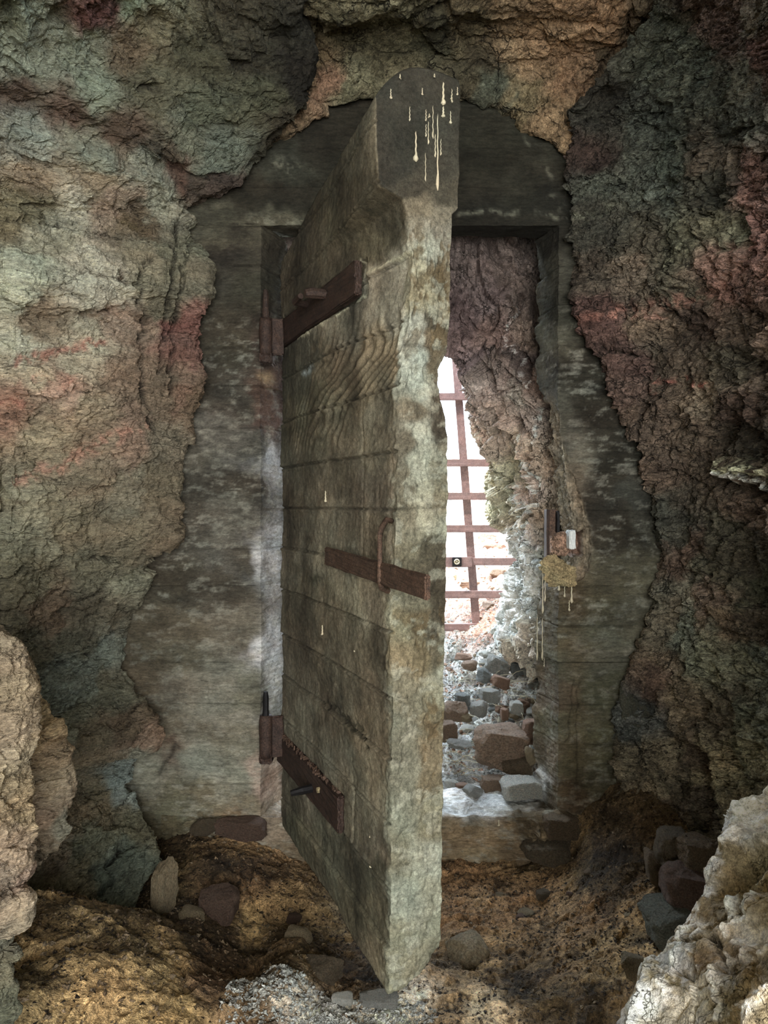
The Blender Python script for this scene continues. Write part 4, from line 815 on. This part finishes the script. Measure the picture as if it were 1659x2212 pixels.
for i, (t, y0, y1) in enumerate(((0.86, 1840, 1875), (0.86, 1785, 1810), (0.47, 1350, 1372), (0.75, 1390, 1408), (0.50, 1060, 1085))):
    c = face_pt(t, 0, 0.001); Yc = c[1]
    door_part('lime_drip', drip(c[0], c[1], zs_of(y0, Yc), zs_of(y1, Yc), 0.0045, (-nx_, -ny_, 0), 1.2, i), M_LIME)

# hinge pins set in the wall
for (py0, py1, lab) in ((626, 775, 'upper hinge pin, tall rusty rod'), (1494, 1640, 'lower hinge pin with a stepped threaded tip')):
    n = 12; p0 = P(574, py1 + 8, 2.93); p1 = P(574, py0, 2.93); rr = []
    pts = []
    for i in range(n + 1):
        f = i / n; pts.append(tuple(p0[k] + (p1[k] - p0[k]) * f for k in range(3)))
        rr.append(0.0145 if f < 0.68 else (0.0120 if f < 0.93 else 0.0085))
    pn = link('hinge_pin', bm_mesh(tube(pts, rr, 12, jit=0.03), 'hinge_pin', False), M_IRON_D if py0 < 1000 else M_BLACK, parent=WB)
    zc = p0[2] + 0.02
    link('pin_bracket', bm_mesh(rough_box((p0[0], 2.965, zc), Vector((1, 0, 0)), Vector((0, 1, 0)), Z3, 0.024, 0.05, 0.022, 0.004, 3, 0.003, 9), 'pin_bracket'), M_IRON_D, parent=WB)

# latch keeper in the right jamb, brick and plaster in its pocket, ochre mortar below
def quadbox(px0, px1, py0, py1, Y, dY, mat, name, parent, seed=0, bev=0.003, jit=0.001, rz=0.0, **kw):
    a = P(px0, py0, Y); b = P(px1, py1, Y)
    ca, sa = math.cos(rz), math.sin(rz)
    bm = rough_box(((a[0] + b[0]) / 2, Y + dY / 2, (a[2] + b[2]) / 2), Vector((ca, sa, 0)), Vector((-sa, ca, 0)), Z3, abs(b[0] - a[0]) / 2, dY / 2, abs(a[2] - b[2]) / 2, bev, 4, jit, seed)
    return link(name, bm_mesh(bm, name), mat, parent=parent, **kw)
quadbox(1181, 1187, 1101, 1208, 3.00, 0.05, M_IRON_D, 'keeper_plate', WB, 1, 0.001)
quadbox(1185, 1203, 1101, 1158, 3.035, 0.02, M_IRON, 'keeper_plate', WB, 2, 0.001)
quadbox(1203, 1209, 1104, 1150, 3.01, 0.05, M_BLACK, 'keeper_plate', WB, 3, 0.001)
quadbox(1192, 1228, 1150, 1200, 3.045, 0.07, RUST, 'brick', WB, 4, 0.006, 0.004)
quadbox(1230, 1244, 1146, 1186, 2.995, 0.06, M_WHITE, 'plaster_block', WB, 5, 0.003, 0.002)

# ------------------------------------------------------------------ stones
def stone_mesh(seed, sub=3, planes=14, box=(1, 1, 1), jag=0.06, blocky=0.0):
    rnd = random.Random(seed); bm = bmesh.new(); bmesh.ops.create_icosphere(bm, subdivisions=sub, radius=1.0)
    V = np.array([v.co[:] for v in bm.verts]); V /= np.linalg.norm(V, axis=1, keepdims=True)
    nn = []; 
    for k in range(planes):
        v = np.array([rnd.gauss(0, 1) for _ in range(3)]); nn.append((v / np.linalg.norm(v), rnd.uniform(0.62, 0.92)))
    if blocky:
        for ax in range(3):
            for s in (1, -1):
                v = np.zeros(3); v[ax] = s; v += np.array([rnd.uniform(-.16, .16) for _ in range(3)]); nn.append((v / np.linalg.norm(v), blocky * rnd.uniform(0.92, 1.06)))
    r = np.ones(len(V)) * 1.05
    for n_, h in nn:
        c = V @ n_; r = np.where(c > 1e-3, np.minimum(r, h / np.maximum(c, 1e-3)), r)
    r *= 1 + jag * fbm(V * 2.6 + seed, 4, seed, 0.6) + 0.022 * ridged(V * 6 + seed, 3, seed + 1)
    V = V * r[:, None]; V = V / np.abs(V).max(0) * np.array(box)
    for v, c in zip(bm.verts, V): v.co = Vector(c)
    return bm_mesh(bm, 'stone_shape')
BIG = [stone_mesh(100 + k, 4, 12, blocky=(0.60 if k % 2 else 0.0)) for k in range(8)]
SMALL = [stone_mesh(200 + k, 2, 10, blocky=(0.7 if k % 2 else 0)) for k in range(8)]
rs = random.Random(77)
_cache = {}
def stone_at(px, py, wpx, hpx, Y, mat, label, cat='stone', k=0, group=None, depth=None, rot=0.0, small=False, name='stone', tilt=0.0, parent=None):
    """a stone seen at (px,py) centre, wpx by hpx, at distance Y"""
    lib = SMALL if small else BIG
    key = (small, k % 8, mat.name)
    if key not in _cache:
        m_ = lib[k % 8].copy(); m_.materials.clear(); m_.materials.append(mat); _cache[key] = m_
    o = bpy.data.objects.new(name, _cache[key]); COL.objects.link(o)
    x, y, z = P(px, py, Y); sx = wpx / FPX * Y / 2; sz = hpx / FPX * Y / 2
    o.location = (x, y + sx * 0.3, z); o.scale = (sx, depth if depth else (sx + sz) / 2 * 1.1, sz); o.rotation_euler = (0, tilt, rot)
    o['label'] = label; o['category'] = cat
    if group: o['group'] = group
    return o
def yo(px, py): return hit(px, py, hout, 3.05, 12)
# large stones in the rubble beyond the sill
stone_at(1087, 1618, 130, 90, 3.42, BROWN, 'large squared brown stone lying just inside the sill', k=1, depth=0.13)
stone_at(1150, 1580, 44, 56, 3.62, RUST, 'orange-brown stone tucked behind the large squared one', k=3)
stone_at(982, 1540, 62, 54, 3.75, BROWN, 'brown angular stone beside the door edge with a bright top', k=2, tilt=-0.5)
stone_at(1000, 1518, 34, 40, 3.85, SLATE, 'grey block leaning on the brown angular stone', k=5)
stone_at(1034, 1535, 44, 40, 3.8, GREY, 'grey wedge stone right of the leaning block', k=4)
stone_at(1001, 1549, 30, 26, 3.72, TAN, 'rounded buff stone under the leaning block', k=6)
stone_at(968, 1578, 40, 38, 3.6, BROWN, 'dark brown stone low beside the door edge', k=7)
stone_at(1075, 1440, 56, 40, 4.25, GREY, 'pale grey slab stone tilted on top of the rubble', k=1, tilt=0.35)
stone_at(1082, 1474, 46, 26, 4.05, RUST, 'orange flat stone below the tilted slab stone', k=3, tilt=0.35)
stone_at(1045, 1462, 40, 38, 4.1, SLATE, 'blue-grey stone left of the orange flat stone', k=0)
stone_at(1118, 1446, 30, 30, 4.2, SLATE, 'dark slate stone right of the tilted slab stone', k=5)
stone_at(1142, 1456, 30, 30, 4.15, GREY, 'rounded grey-green stone against the right jamb', k=6)
stone_at(1116, 1530, 32, 30, 3.85, PALE, 'white-topped block stone near the right jamb', k=1)
stone_at(1130, 1524, 34, 26, 3.95, RUST, 'orange block stone behind the white-topped block', k=3, tilt=0.4)
stone_at(1090, 1544, 18, 28, 3.75, RUST, 'small upright orange stone in the rubble', k=5)
stone_at(1015, 1440, 36, 26, 4.3, BROWN, 'brown stone half sunk in the upper rubble', k=4)
stone_at(1050, 1415, 34, 18, 4.5, PALE, 'flat pale stone near the foot of the gate', k=2)
stone_at(1000, 1420, 44, 18, 4.5, RUST, 'long low orange stone in the upper rubble', k=0)
stone_at(990, 1610, 60, 22, 3.5, GREY, 'flat grey stone on the earth step by the door', k=6)
stone_at(1060, 1505, 46, 30, 3.95, GREY, 'layered pale stone in the middle of the rubble', k=5)
stone_at(1020, 1712, 50, 30, 3.22, GREY, 'white-topped stone perched on the broken sill', k=2)
stone_at(1068, 1695, 60, 34, 3.25, BROWN, 'dark brown stone on the sill behind the perched one', k=3)
stone_at(1120, 1660, 84, 50, 3.33, UMBER, 'earth-brown stone under the large squared stone', k=4)
stone_at(1148, 1636, 36, 44, 3.3, TAN, 'buff stone wedged against the right jamb foot', k=6)
stone_at(1125, 1705, 90, 40, 3.14, PALE, 'pale slab of rubble on the sill at the right jamb', k=7)
stone_at(975, 1695, 40, 20, 3.3, PALE, 'thin pale slab by the door edge on the sill', k=0)
stone_at(1000, 1702, 32, 16, 3.26, RUST, 'orange chip stone on the sill left of the perched stone', k=5)
GRP = 'small loose stones in the rubble beyond the doorway'
mats_out = [GREY, BROWN, RUST, PALE, SLATE, GREY, BROWN, TAN]
CN = {'stone_grey': 'grey', 'stone_brown': 'brown', 'stone_rust': 'orange-brown', 'stone_pale': 'whitish', 'stone_slate': 'bluish', 'stone_tan': 'tan'}
for i in range(160):
    px = rs.uniform(950, 1165); py = rs.uniform(1400, 1700)
    m_ = rs.choice(mats_out); Y = yo(px, py); w = rs.choice([10, 12, 14, 18, 22, 28]) * (1.0 if py > 1480 else 0.7)
    o = stone_at(px, py, w, w * rs.uniform(0.5, 0.9), Y, m_, 'small loose %s stone in the rubble beyond the doorway' % CN[m_.name], k=rs.randrange(8), group='small loose %s stones in the rubble' % CN[m_.name], rot=rs.uniform(0, 6), small=True, tilt=rs.uniform(-0.4, 0.4))
# bank stones beyond the gate
for i, (px, py, w, h) in enumerate(((1055, 1165, 60, 34), (1010, 1150, 30, 16), (1075, 1240, 46, 26), (1040, 1262, 90, 18), (990, 1250, 40, 18), (1060, 1310, 40, 20), (975, 1130, 40, 14), (1045, 1055, 30, 18), (985, 1060, 20, 14), (1068, 1185, 50, 22))):
    stone_at(px, py, w, h, yo(px, py), [RUST, TAN, BROWN][i % 3], 'reddish boulder on the bright bank beyond the gate', cat='boulder', k=i, group='boulders on the bank beyond the gate', rot=i, name='boulder')

# stones inside the cave
def yf(px, py): return hit(px, py, hfloor, 0.9, 3.0)
stone_at(350, 1930, 62, 150, 2.42, C_TAN, 'upright pale wedge stone leaning on the left wall', k=4, depth=0.05, tilt=0.05)
stone_at(520, 1796, 120, 44, 2.93, C_RED, 'dark red flat stone at the foot of the concrete wall', k=1, depth=0.05)
stone_at(438, 1792, 76, 40, 2.95, C_DARK, 'dark angular stone left of the dark red one', k=2, tilt=-0.4, depth=0.04)
stone_at(1015, 2085, 130, 110, 2.42, C_TAN, 'broad tan stone half buried right of the door foot', k=2, depth=0.10, tilt=0.6)
stone_at(1378, 2100, 84, 60, 1.90, C_TAN, 'rounded buff stone lying beside the big ridged boulder', k=6)
stone_at(1484, 1925, 100, 96, 2.25, C_RED, 'dark reddish block at the foot of the right wall', k=1, depth=0.09)
stone_at(1455, 1835, 70, 90, 2.4, C_DARK, 'dark brown stone above the dark reddish block', k=3, depth=0.07)
stone_at(1515, 1850, 90, 70, 2.3, C_BROWN, 'ochre-topped stone set in the right wall foot', k=5, depth=0.07)
stone_at(1420, 1880, 60, 80, 2.45, C_BROWN, 'mottled brown stone left of the dark reddish block', k=6, depth=0.08)
stone_at(1450, 1995, 110, 70, 2.2, C_SLATE, 'grey-green stone under the dark reddish block', k=7, depth=0.10)
stone_at(1390, 1535, 100, 110, 2.90, C_SLATE, 'blue-grey block wedged between concrete and right wall', k=1, depth=0.06)
stone_at(1190, 1850, 120, 60, 2.90, C_DARK, 'crumbly earth-coloured lump under the right jamb', k=4, depth=0.08)
stone_at(1215, 1790, 80, 50, 2.93, C_BROWN, 'brown lump flecked with white below the right jamb', k=5, depth=0.06)
stone_at(470, 1960, 90, 60, 2.5, C_RED, 'dark purple-brown stone set in the dirt left of the door', k=5, depth=0.08)
stone_at(410, 1990, 60, 50, 2.4, C_TAN, 'rounded tan stone by the foot of the wedge stone', k=6, depth=0.06)
stone_at(600, 2130, 60, 40, 2.05, PALE, 'pale lump near the bottom of the doorway pit', k=3)
stone_at(575, 2190, 26, 80, 1.98, PALE, 'narrow upright white stone in the dirt', k=2, depth=0.02, tilt=0.35)
stone_at(640, 2030, 70, 44, 2.35, C_TAN, 'yellowish stone in the dirt left of the door foot', k=0)
stone_at(690, 2110, 110, 60, 2.15, C_DARK, 'brown stone under the lower edge of the door', k=4)
stone_at(740, 2160, 50, 16, 1.99, PALE, 'flat pale stone below the door tip', k=1)
stone_at(820, 2165, 90, 14, 1.99, GREY, 'long thin pale stone touching the door tip', k=5)
GRP2 = 'pale chips of rubble on the cave floor below the door'
for i in range(55):
    px = rs.uniform(560, 920); py = rs.uniform(2150, 2215); w = rs.uniform(7, 22)
    stone_at(px, py, w, w * 0.6, yf(px, py), rs.choice([PALE, GREY, PALE, C_TAN]), 'pale chip of rubble on the cave floor below the door', k=rs.randrange(8), group=GRP2, small=True, rot=rs.uniform(0, 6))
GRP3 = 'brown stones half buried in the cave floor'
for i in range(50):
    px = rs.choice([rs.uniform(360, 780), rs.uniform(960, 1400)]); py = rs.uniform(1880, 2200); w = rs.uniform(10, 44)
    Y = yf(px, py)
    if Y > 2.93: continue
    stone_at(px, py + w * 0.15, w, w * 0.6, Y, rs.choice([C_TAN, C_BROWN, C_DARK, C_TAN, C_RED]), 'brown stone half buried in the cave floor', k=rs.randrange(8), group=GRP3, small=True, rot=rs.uniform(0, 6))

# ------------------------------------------------------------------ rock outcrops near the camera
def outcrop(name, edge, inner_dx, Yedge, Yin, anc, gain, mat, seed, label, right=True, nu=110, nv=260, facet=0.03, roll=0.25, strokes=(), fscale=(7, 7, 7), low=0.02, cat='rock', fine=1.0, power=5, sub=0.42, ridge_lit=0.0):
    s = 1 if right else -1
    R = []
    for k, (ex, ey) in enumerate(edge):
        ye = Yedge[k] if isinstance(Yedge, (list, tuple)) else Yedge
        row = [P(ex - s * 90, ey, ye + roll * 1.6), P(ex - s * 14, ey, ye + roll * 0.55), P(ex - s * 2, ey, ye + roll * 0.15), P(ex, ey, ye)]
        for f in (0.15, 0.4, 0.7, 1.0): row.append(P(ex - s * inner_dx * f, ey, ye + (Yin - ye) * f))
        lx, ly, lz = row[-1]
        row.append(Wp((lx - s * 1.35) / 2, ly * 0.9, lz)); row.append(Wp(-s * 1.40, ly, lz))
        R.append(row)
    # the top runs back into the cave wall, so the rock is solid from every side
    for lift in (0.05, 0.03):
        R.insert(0, [Wp(x * 0.45 - s * 1.40 * 0.55 if lift == 0.05 else -s * 1.42, y + (0.10 if lift == 0.05 else 0.15), R[0][k][2] + lift) for k, (x, y, z) in enumerate(R[0])])
    return rock(name, R, nu, nv, anc, gain, mat, seed, facet=facet, fscale=fscale, low=low, strokes=strokes, kind=None, label=label, cat=cat, ref=(0, 0, 1.4), warp=18, fine=fine, power=power, sub=sub, ridge_lit=ridge_lit)
A_O1 = [(20,1430,(140,122,100)),(30,1520,(150,132,105)),(40,1620,(148,128,100)),(20,1720,(160,136,100)),(60,1740,(170,138,92)),(30,1820,(158,128,100)),(40,1900,(150,118,98)),(30,1960,(150,130,105)),(0,1500,(140,125,100)),(0,1600,(145,128,105)),(0,1900,(140,118,98))]
outcrop('rock_slab', [(-60, 1330), (0, 1372), (22, 1420), (38, 1470), (44, 1530), (52, 1580), (62, 1640), (72, 1690), (70, 1730), (76, 1790), (66, 1830), (54, 1880), (38, 1915), (58, 1945), (50, 1985), (20, 2004), (-40, 2010)],
        240, 1.45, 1.15, A_O1, 1.3, M_ROCK_L, 61, 'pale pinkish rock slab nearest on the left side of the cave', facet=0.015, roll=0.12, fscale=(6, 6, 4))
A_O2 = [(60,1520,(128,98,55)),(80,1570,(135,105,60)),(100,1620,(120,92,60)),(110,1700,(118,98,74)),(100,1760,(120,98,78)),(130,1720,(112,95,76)),(90,1850,(98,84,66)),(140,1790,(90,88,76))]
outcrop('rock_slab', [(0, 1470), (40, 1495), (70, 1512), (86, 1545), (108, 1590), (118, 1640), (138, 1680), (150, 1715), (146, 1760), (150, 1800), (130, 1840), (90, 1880), (40, 1900)],
        260, 1.75, 1.6, A_O2, 2.3, M_ROCK_L, 62, 'brown rock slab with ochre moss behind the pale slab', facet=0.02, roll=0.12)
A_O3 = [(0,2030,(92,88,72)),(20,2080,(95,90,70)),(30,2150,(84,84,66)),(10,2200,(84,86,68))]
outcrop('rock_slab', [(-40, 1990), (4, 2010), (14, 2050), (20, 2090), (34, 2130), (38, 2170), (26, 2200), (0, 2250)], 200, 1.5, 1.3, A_O3, 1.7, M_ROCK_L, 63, 'low grey-green rock in the bottom left corner', facet=0.015, roll=0.1, nu=70, nv=120)
A_B = [(1640,1760,(168,164,158)),(1620,1800,(150,146,140)),(1650,1840,(140,130,110)),(1600,1850,(120,108,82)),(1580,1900,(128,106,68)),(1640,1920,(132,110,70)),(1540,1960,(122,104,76)),(1600,1960,(118,100,66)),(1560,2020,(150,138,122)),(1620,2010,(168,160,150)),(1500,2040,(120,104,80)),(1470,2100,(118,104,74)),(1530,2090,(128,100,66)),(1520,2140,(150,140,126)),
       (1600,2080,(110,92,66)),(1640,2080,(120,98,62)),(1580,2140,(120,104,78)),(1430,2150,(125,112,86)),(1480,2180,(160,150,136)),(1550,2190,(140,124,96)),(1620,2160,(150,134,110)),(1650,2190,(120,98,64)),(1420,2200,(150,142,130))]
LIT_RIDGE = (215, 214, 220)  # doorway daylight painted as near-white strokes on the boulder
S_B = [([(1640, 1730), (1600, 1800), (1588, 1850)], 7, -0.008, LIT_RIDGE, 0.8), ([(1625, 1890), (1600, 1930), (1590, 1990), (1580, 2040)], 6, -0.01, LIT_RIDGE, 0.85), ([(1645, 1950), (1600, 2000)], 7, -0.008, LIT_RIDGE, 0.8), ([(1560, 1880), (1520, 1950), (1490, 2010), (1450, 2060), (1410, 2120), (1380, 2200)], 9, -0.006, LIT_RIDGE, 0.75),
       ([(1659, 2040), (1600, 2060), (1570, 2080)], 12, -0.01, LIT_RIDGE, 0.75), ([(1560, 2100), (1545, 2200)], 7, -0.008, LIT_RIDGE, 0.7), ([(1480, 2050), (1460, 2110), (1455, 2170)], 7, -0.008, LIT_RIDGE, 0.7), ([(1500, 2130), (1450, 2170), (1420, 2205)], 14, 0, LIT_RIDGE, 0.6), ([(1659, 2120), (1620, 2160), (1580, 2210)], 9, -0.008, LIT_RIDGE, 0.7),
       ([(1540, 2030), (1560, 2060), (1570, 2090)], 8, 0.02, (60, 62, 66), 0.7), ([(1640, 1760), (1650, 1820)], 8, -0.006, LIT_RIDGE, 0.7), ([(1520, 2000), (1500, 2060), (1520, 2100)], 6, -0.006, LIT_RIDGE, 0.6)]
outcrop('boulder', [(1690, 1600), (1664, 1680), (1642, 1722), (1612, 1768), (1592, 1800), (1578, 1845), (1560, 1880), (1536, 1930), (1515, 1960), (1490, 2005), (1462, 2045), (1440, 2075), (1412, 2110), (1400, 2140), (1384, 2175), (1366, 2220), (1330, 2320), (1300, 2460)],
        330, [1.35, 1.34, 1.33, 1.32, 1.3, 1.28, 1.26, 1.24, 1.22, 1.2, 1.18, 1.17, 1.16, 1.15, 1.14, 1.12, 1.1, 1.1], 0.85, A_B, 1.75, M_CRUST, 64, 'big rock with daylight painted along its ridges in the bottom right corner', right=False, facet=0.008, roll=0.30, strokes=S_B, fscale=(6, 6, 6), low=0.02, fine=0.5, sub=0.6, ridge_lit=0.85, nu=200, nv=420, cat='boulder')

# ------------------------------------------------------------------ iron gate outside
YG = 5.2
GATE = link('iron_gate', None, label='rusty iron bar gate across the bright passage beyond the door', cat='gate')
GATE.location = (0.2, YG, 0.4)
def gbar(a, b, half, name='bar', Y=YG, label=None, mat=M_GATE, th=0.012):
    A = Vector(P(a[0], a[1], Y)); B = Vector(P(b[0], b[1], Y)); d = (B - A); L = d.length; d.normalize()
    yv = Vector((0, 1, 0)); s = d.cross(yv).normalized()
    bm = rough_box((A + B) / 2, d, yv, s, L / 2, th, half / FPX * Y, 0.003, 2, 0.0006, 3)
    o = link(name, bm_mesh(bm, name), mat, parent=GATE, label=label); o.location = (-0.2, -YG, -0.4); return o
for xt, xb in ((984, 1031), (800, 835), (620, 640)): gbar((xt, 770), (xb, 1378), 8.5, 'upright', YG + 0.02)
for y, xr in ((857, 1012), (1000, 1075), (1072, 1073), (1142, 1112), (1213, 1122), (1284, 1104), (1355, 1071)):
    gbar((560, y), (xr, y), 8, 'crossbar', YG - 0.012)
gbar((962, 1214), (1020, 1214), 11, 'lock_plate', YG - 0.03)
pk = gbar((977, 1213.5), (997, 1213.5), 10, 'lock', YG - 0.05, mat=M_BLACK)
c = Vector(P(987, 1213.5, YG - 0.085))
ring = [c + Vector((math.cos(k * math.pi / 6) * 0.016, 0, math.sin(k * math.pi / 6) * 0.016)) for k in range(13)]
rg = link('lock_ring', bm_mesh(tube(ring, 0.0045, 8), 'lock_ring', True), M_LIME, parent=pk)
rg2 = link('lock_button', bm_mesh(tube([c, c + Vector((0, 0.012, 0))], 0.007, 10), 'lock_button', True), M_LIME, parent=pk)
for o in (rg, rg2): o.matrix_parent_inverse = Matrix.Identity(4)

# ------------------------------------------------------------------ mortar lump and drips on the right jamb
bm = bmesh.new(); bmesh.ops.create_icosphere(bm, subdivisions=5, radius=1.0)
Vv = np.array([v.co[:] for v in bm.verts]); rr = 1 + 0.34 * fbm(Vv * 1.5, 5, 8, 0.6)
a = P(1204, 1234, 3.0)
for v, r in zip(bm.verts, rr): v.co = Vector((a[0] + v.co.x * r * 0.062 - v.co.z * 0.026 * 1.0, 2.99 + v.co.y * r * 0.024, a[2] + v.co.z * r * 0.055))
link('mortar_lump', bm_mesh(bm, 'mortar_lump'), M_OCHRE, parent=WB)
for i, (px, y0, y1, r, Y) in enumerate(((1172, 1240, 1325, 1.8, 3.0), (1177, 1235, 1300, 1.4, 3.0), (1207, 1250, 1276, 2.6, 3.0), (1219, 1262, 1290, 2.0, 3.0), (1234, 1250, 1303, 2.8, 3.0), (1229, 1296, 1320, 2.0, 3.0), (1187, 1235, 1262, 2.2, 3.0), (1160, 1330, 1426, 1.6, 3.17), (1171, 1335, 1426, 1.6, 3.10), (1175, 1420, 1440, 1.0, 3.08), (1077, 1770, 1783, 2.4, 2.99))):
    x, y, _ = P(px, y0, Y)
    link('lime_drip', drip(x, y - 0.003, zs_of(y0, Y), zs_of(y1, Y), r * Y / FPX, (0, -1, 0), 1.3, i), M_LIME, parent=WB)

# ------------------------------------------------------------------ loose litter, gravel and dry stalks
def scatter(name, n, fn, region, mat, smin, smax, label, cat, seed, flat=0.35, elong=1.0, surf=0.0, noise_h=None, dens=None):
    rg_ = np.random.default_rng(seed)
    x0, x1, y0, y1 = region
    x = rg_.uniform(x0, x1, n * 3); y = rg_.uniform(y0, y1, n * 3)
    if dens is not None:
        k = rg_.uniform(0, 1, n * 3) < dens(x, y); x, y = x[k], y[k]
    x, y = x[:n], y[:n]; n = len(x)
    z = fn(x, y)
    base = np.array([[1, 0, 0], [-0.6, 0.8, 0], [-0.6, -0.8, 0], [0.1, 0.1, 1.0], [-0.1, 0, -1.0]], float)
    tri = np.array([[0, 1, 3], [1, 2, 3], [2, 0, 3], [1, 0, 4], [2, 1, 4], [0, 2, 4]])
    s = smin * (smax / smin) ** rg_.uniform(0, 1, n) ** 1.5; a = rg_.uniform(0, 6.28, n)
    B = base[None] + rg_.normal(0, 0.18, (n, 5, 3)); B[:, :, 0] *= elong; B[:, :, 2] *= flat
    ca, sa = np.cos(a)[:, None], np.sin(a)[:, None]
    ti = rg_.normal(0, 0.35, n)[:, None]
    X = B[:, :, 0] * ca - B[:, :, 1] * sa; Yb = B[:, :, 0] * sa + B[:, :, 1] * ca; Zb = B[:, :, 2] + ti * X
    V = np.stack([X * s[:, None] + x[:, None], Yb * s[:, None] + y[:, None], Zb * s[:, None] + z[:, None] + surf], 2).reshape(-1, 3)
    F = (tri[None] + (np.arange(n) * 5)[:, None, None]).reshape(-1, 3)
    o = link(name, mesh_from(V, F, name), mat, kind='stuff', label=label, cat=cat); return o


from mathutils.bvhtree import BVHTree
def bvh_height(obname):
    me = bpy.data.objects[obname].data; n = len(me.vertices)
    co_ = np.empty(n * 3, np.float32); me.vertices.foreach_get('co', co_); co_ = co_.reshape(-1, 3)
    pv = np.empty(len(me.polygons) * 4, np.int32); me.loops.foreach_get('vertex_index', pv); pv = pv.reshape(-1, 4)
    t = BVHTree.FromPolygons(co_.tolist(), pv.tolist())
    def f(x, y):
        out = np.zeros(len(x))
        for i, (a_, b_) in enumerate(zip(x, y)):
            h = t.ray_cast(Vector((a_, b_, 6)), Vector((0, 0, -1)))
            out[i] = h[0].z if h[0] is not None else -1
        return out
    return f
hf = bvh_height('floor'); ho = bvh_height('ground')
def dn(x, y): return np.clip(0.35 + 0.9 * fbm(np.stack([x * 4, y * 4, x * 0], 1), 3, 9), 0.03, 1)
scatter('dark_litter', 3400, hf, (-1.15, 1.15, 1.6, 3.0), M_FLECK, 0.0022, 0.0075, 'dark leaf litter and droppings strewn over the cave floor', 'litter', 1, 0.3, 1.5, 0.002, dens=dn)
scatter('earth_crumbs', 3500, hf, (-1.15, 1.15, 1.6, 3.0), UMBER, 0.003, 0.011, 'tan crumbs of earth and rock on the cave floor', 'gravel', 2, 0.7, 1.1, 0.001)
scatter('gravel', 12000, ho, (-0.6, 1.1, 3.2, 5.4), GREY, 0.004, 0.016, 'fine grey gravel on the rubble slope beyond the doorway', 'gravel', 3, 0.6, 1.2, 0.001)
scatter('gravel', 3500, ho, (-0.6, 1.3, 3.2, 6.5), RUST, 0.005, 0.022, 'reddish gravel on the slope under the gate', 'gravel', 4, 0.6, 1.2, 0.001)
scatter('gravel', 2000, hf, (-0.42, 0.14, 1.86, 2.06), GREY, 0.003, 0.011, 'pale crumbled rubble on the cave floor in front of the door tip', 'gravel', 5, 0.6, 1.2, 0.001)
# dry stalks lying on the rubble
bm = bmesh.new(); rr_ = random.Random(9)
for k in range(150):
    x = rr_.uniform(0.28, 0.95); y = rr_.uniform(3.4, 4.6); z = float(hout(x, y)) + rr_.uniform(0.02, 0.07); a = rr_.uniform(0, 3.14); L = rr_.uniform(0.04, 0.16)
    dx, dy, dz = math.cos(a) * L, math.sin(a) * L * 0.6, rr_.uniform(-0.02, 0.05)
    t = tube([(x - dx / 2, y - dy / 2, z), (x, y, z + dz * 0.6 + 0.008), (x + dx / 2, y + dy / 2, z + dz)], 0.0013, 4)
    me_ = bpy.data.meshes.new('t'); t.to_mesh(me_); t.free(); bm.from_mesh(me_); bpy.data.meshes.remove(me_)
link('dry_stalks', bm_mesh(bm, 'dry_stalks'), M_STRAW, kind='stuff', label='pale dry grass stalks lying across the rubble', cat='grass')
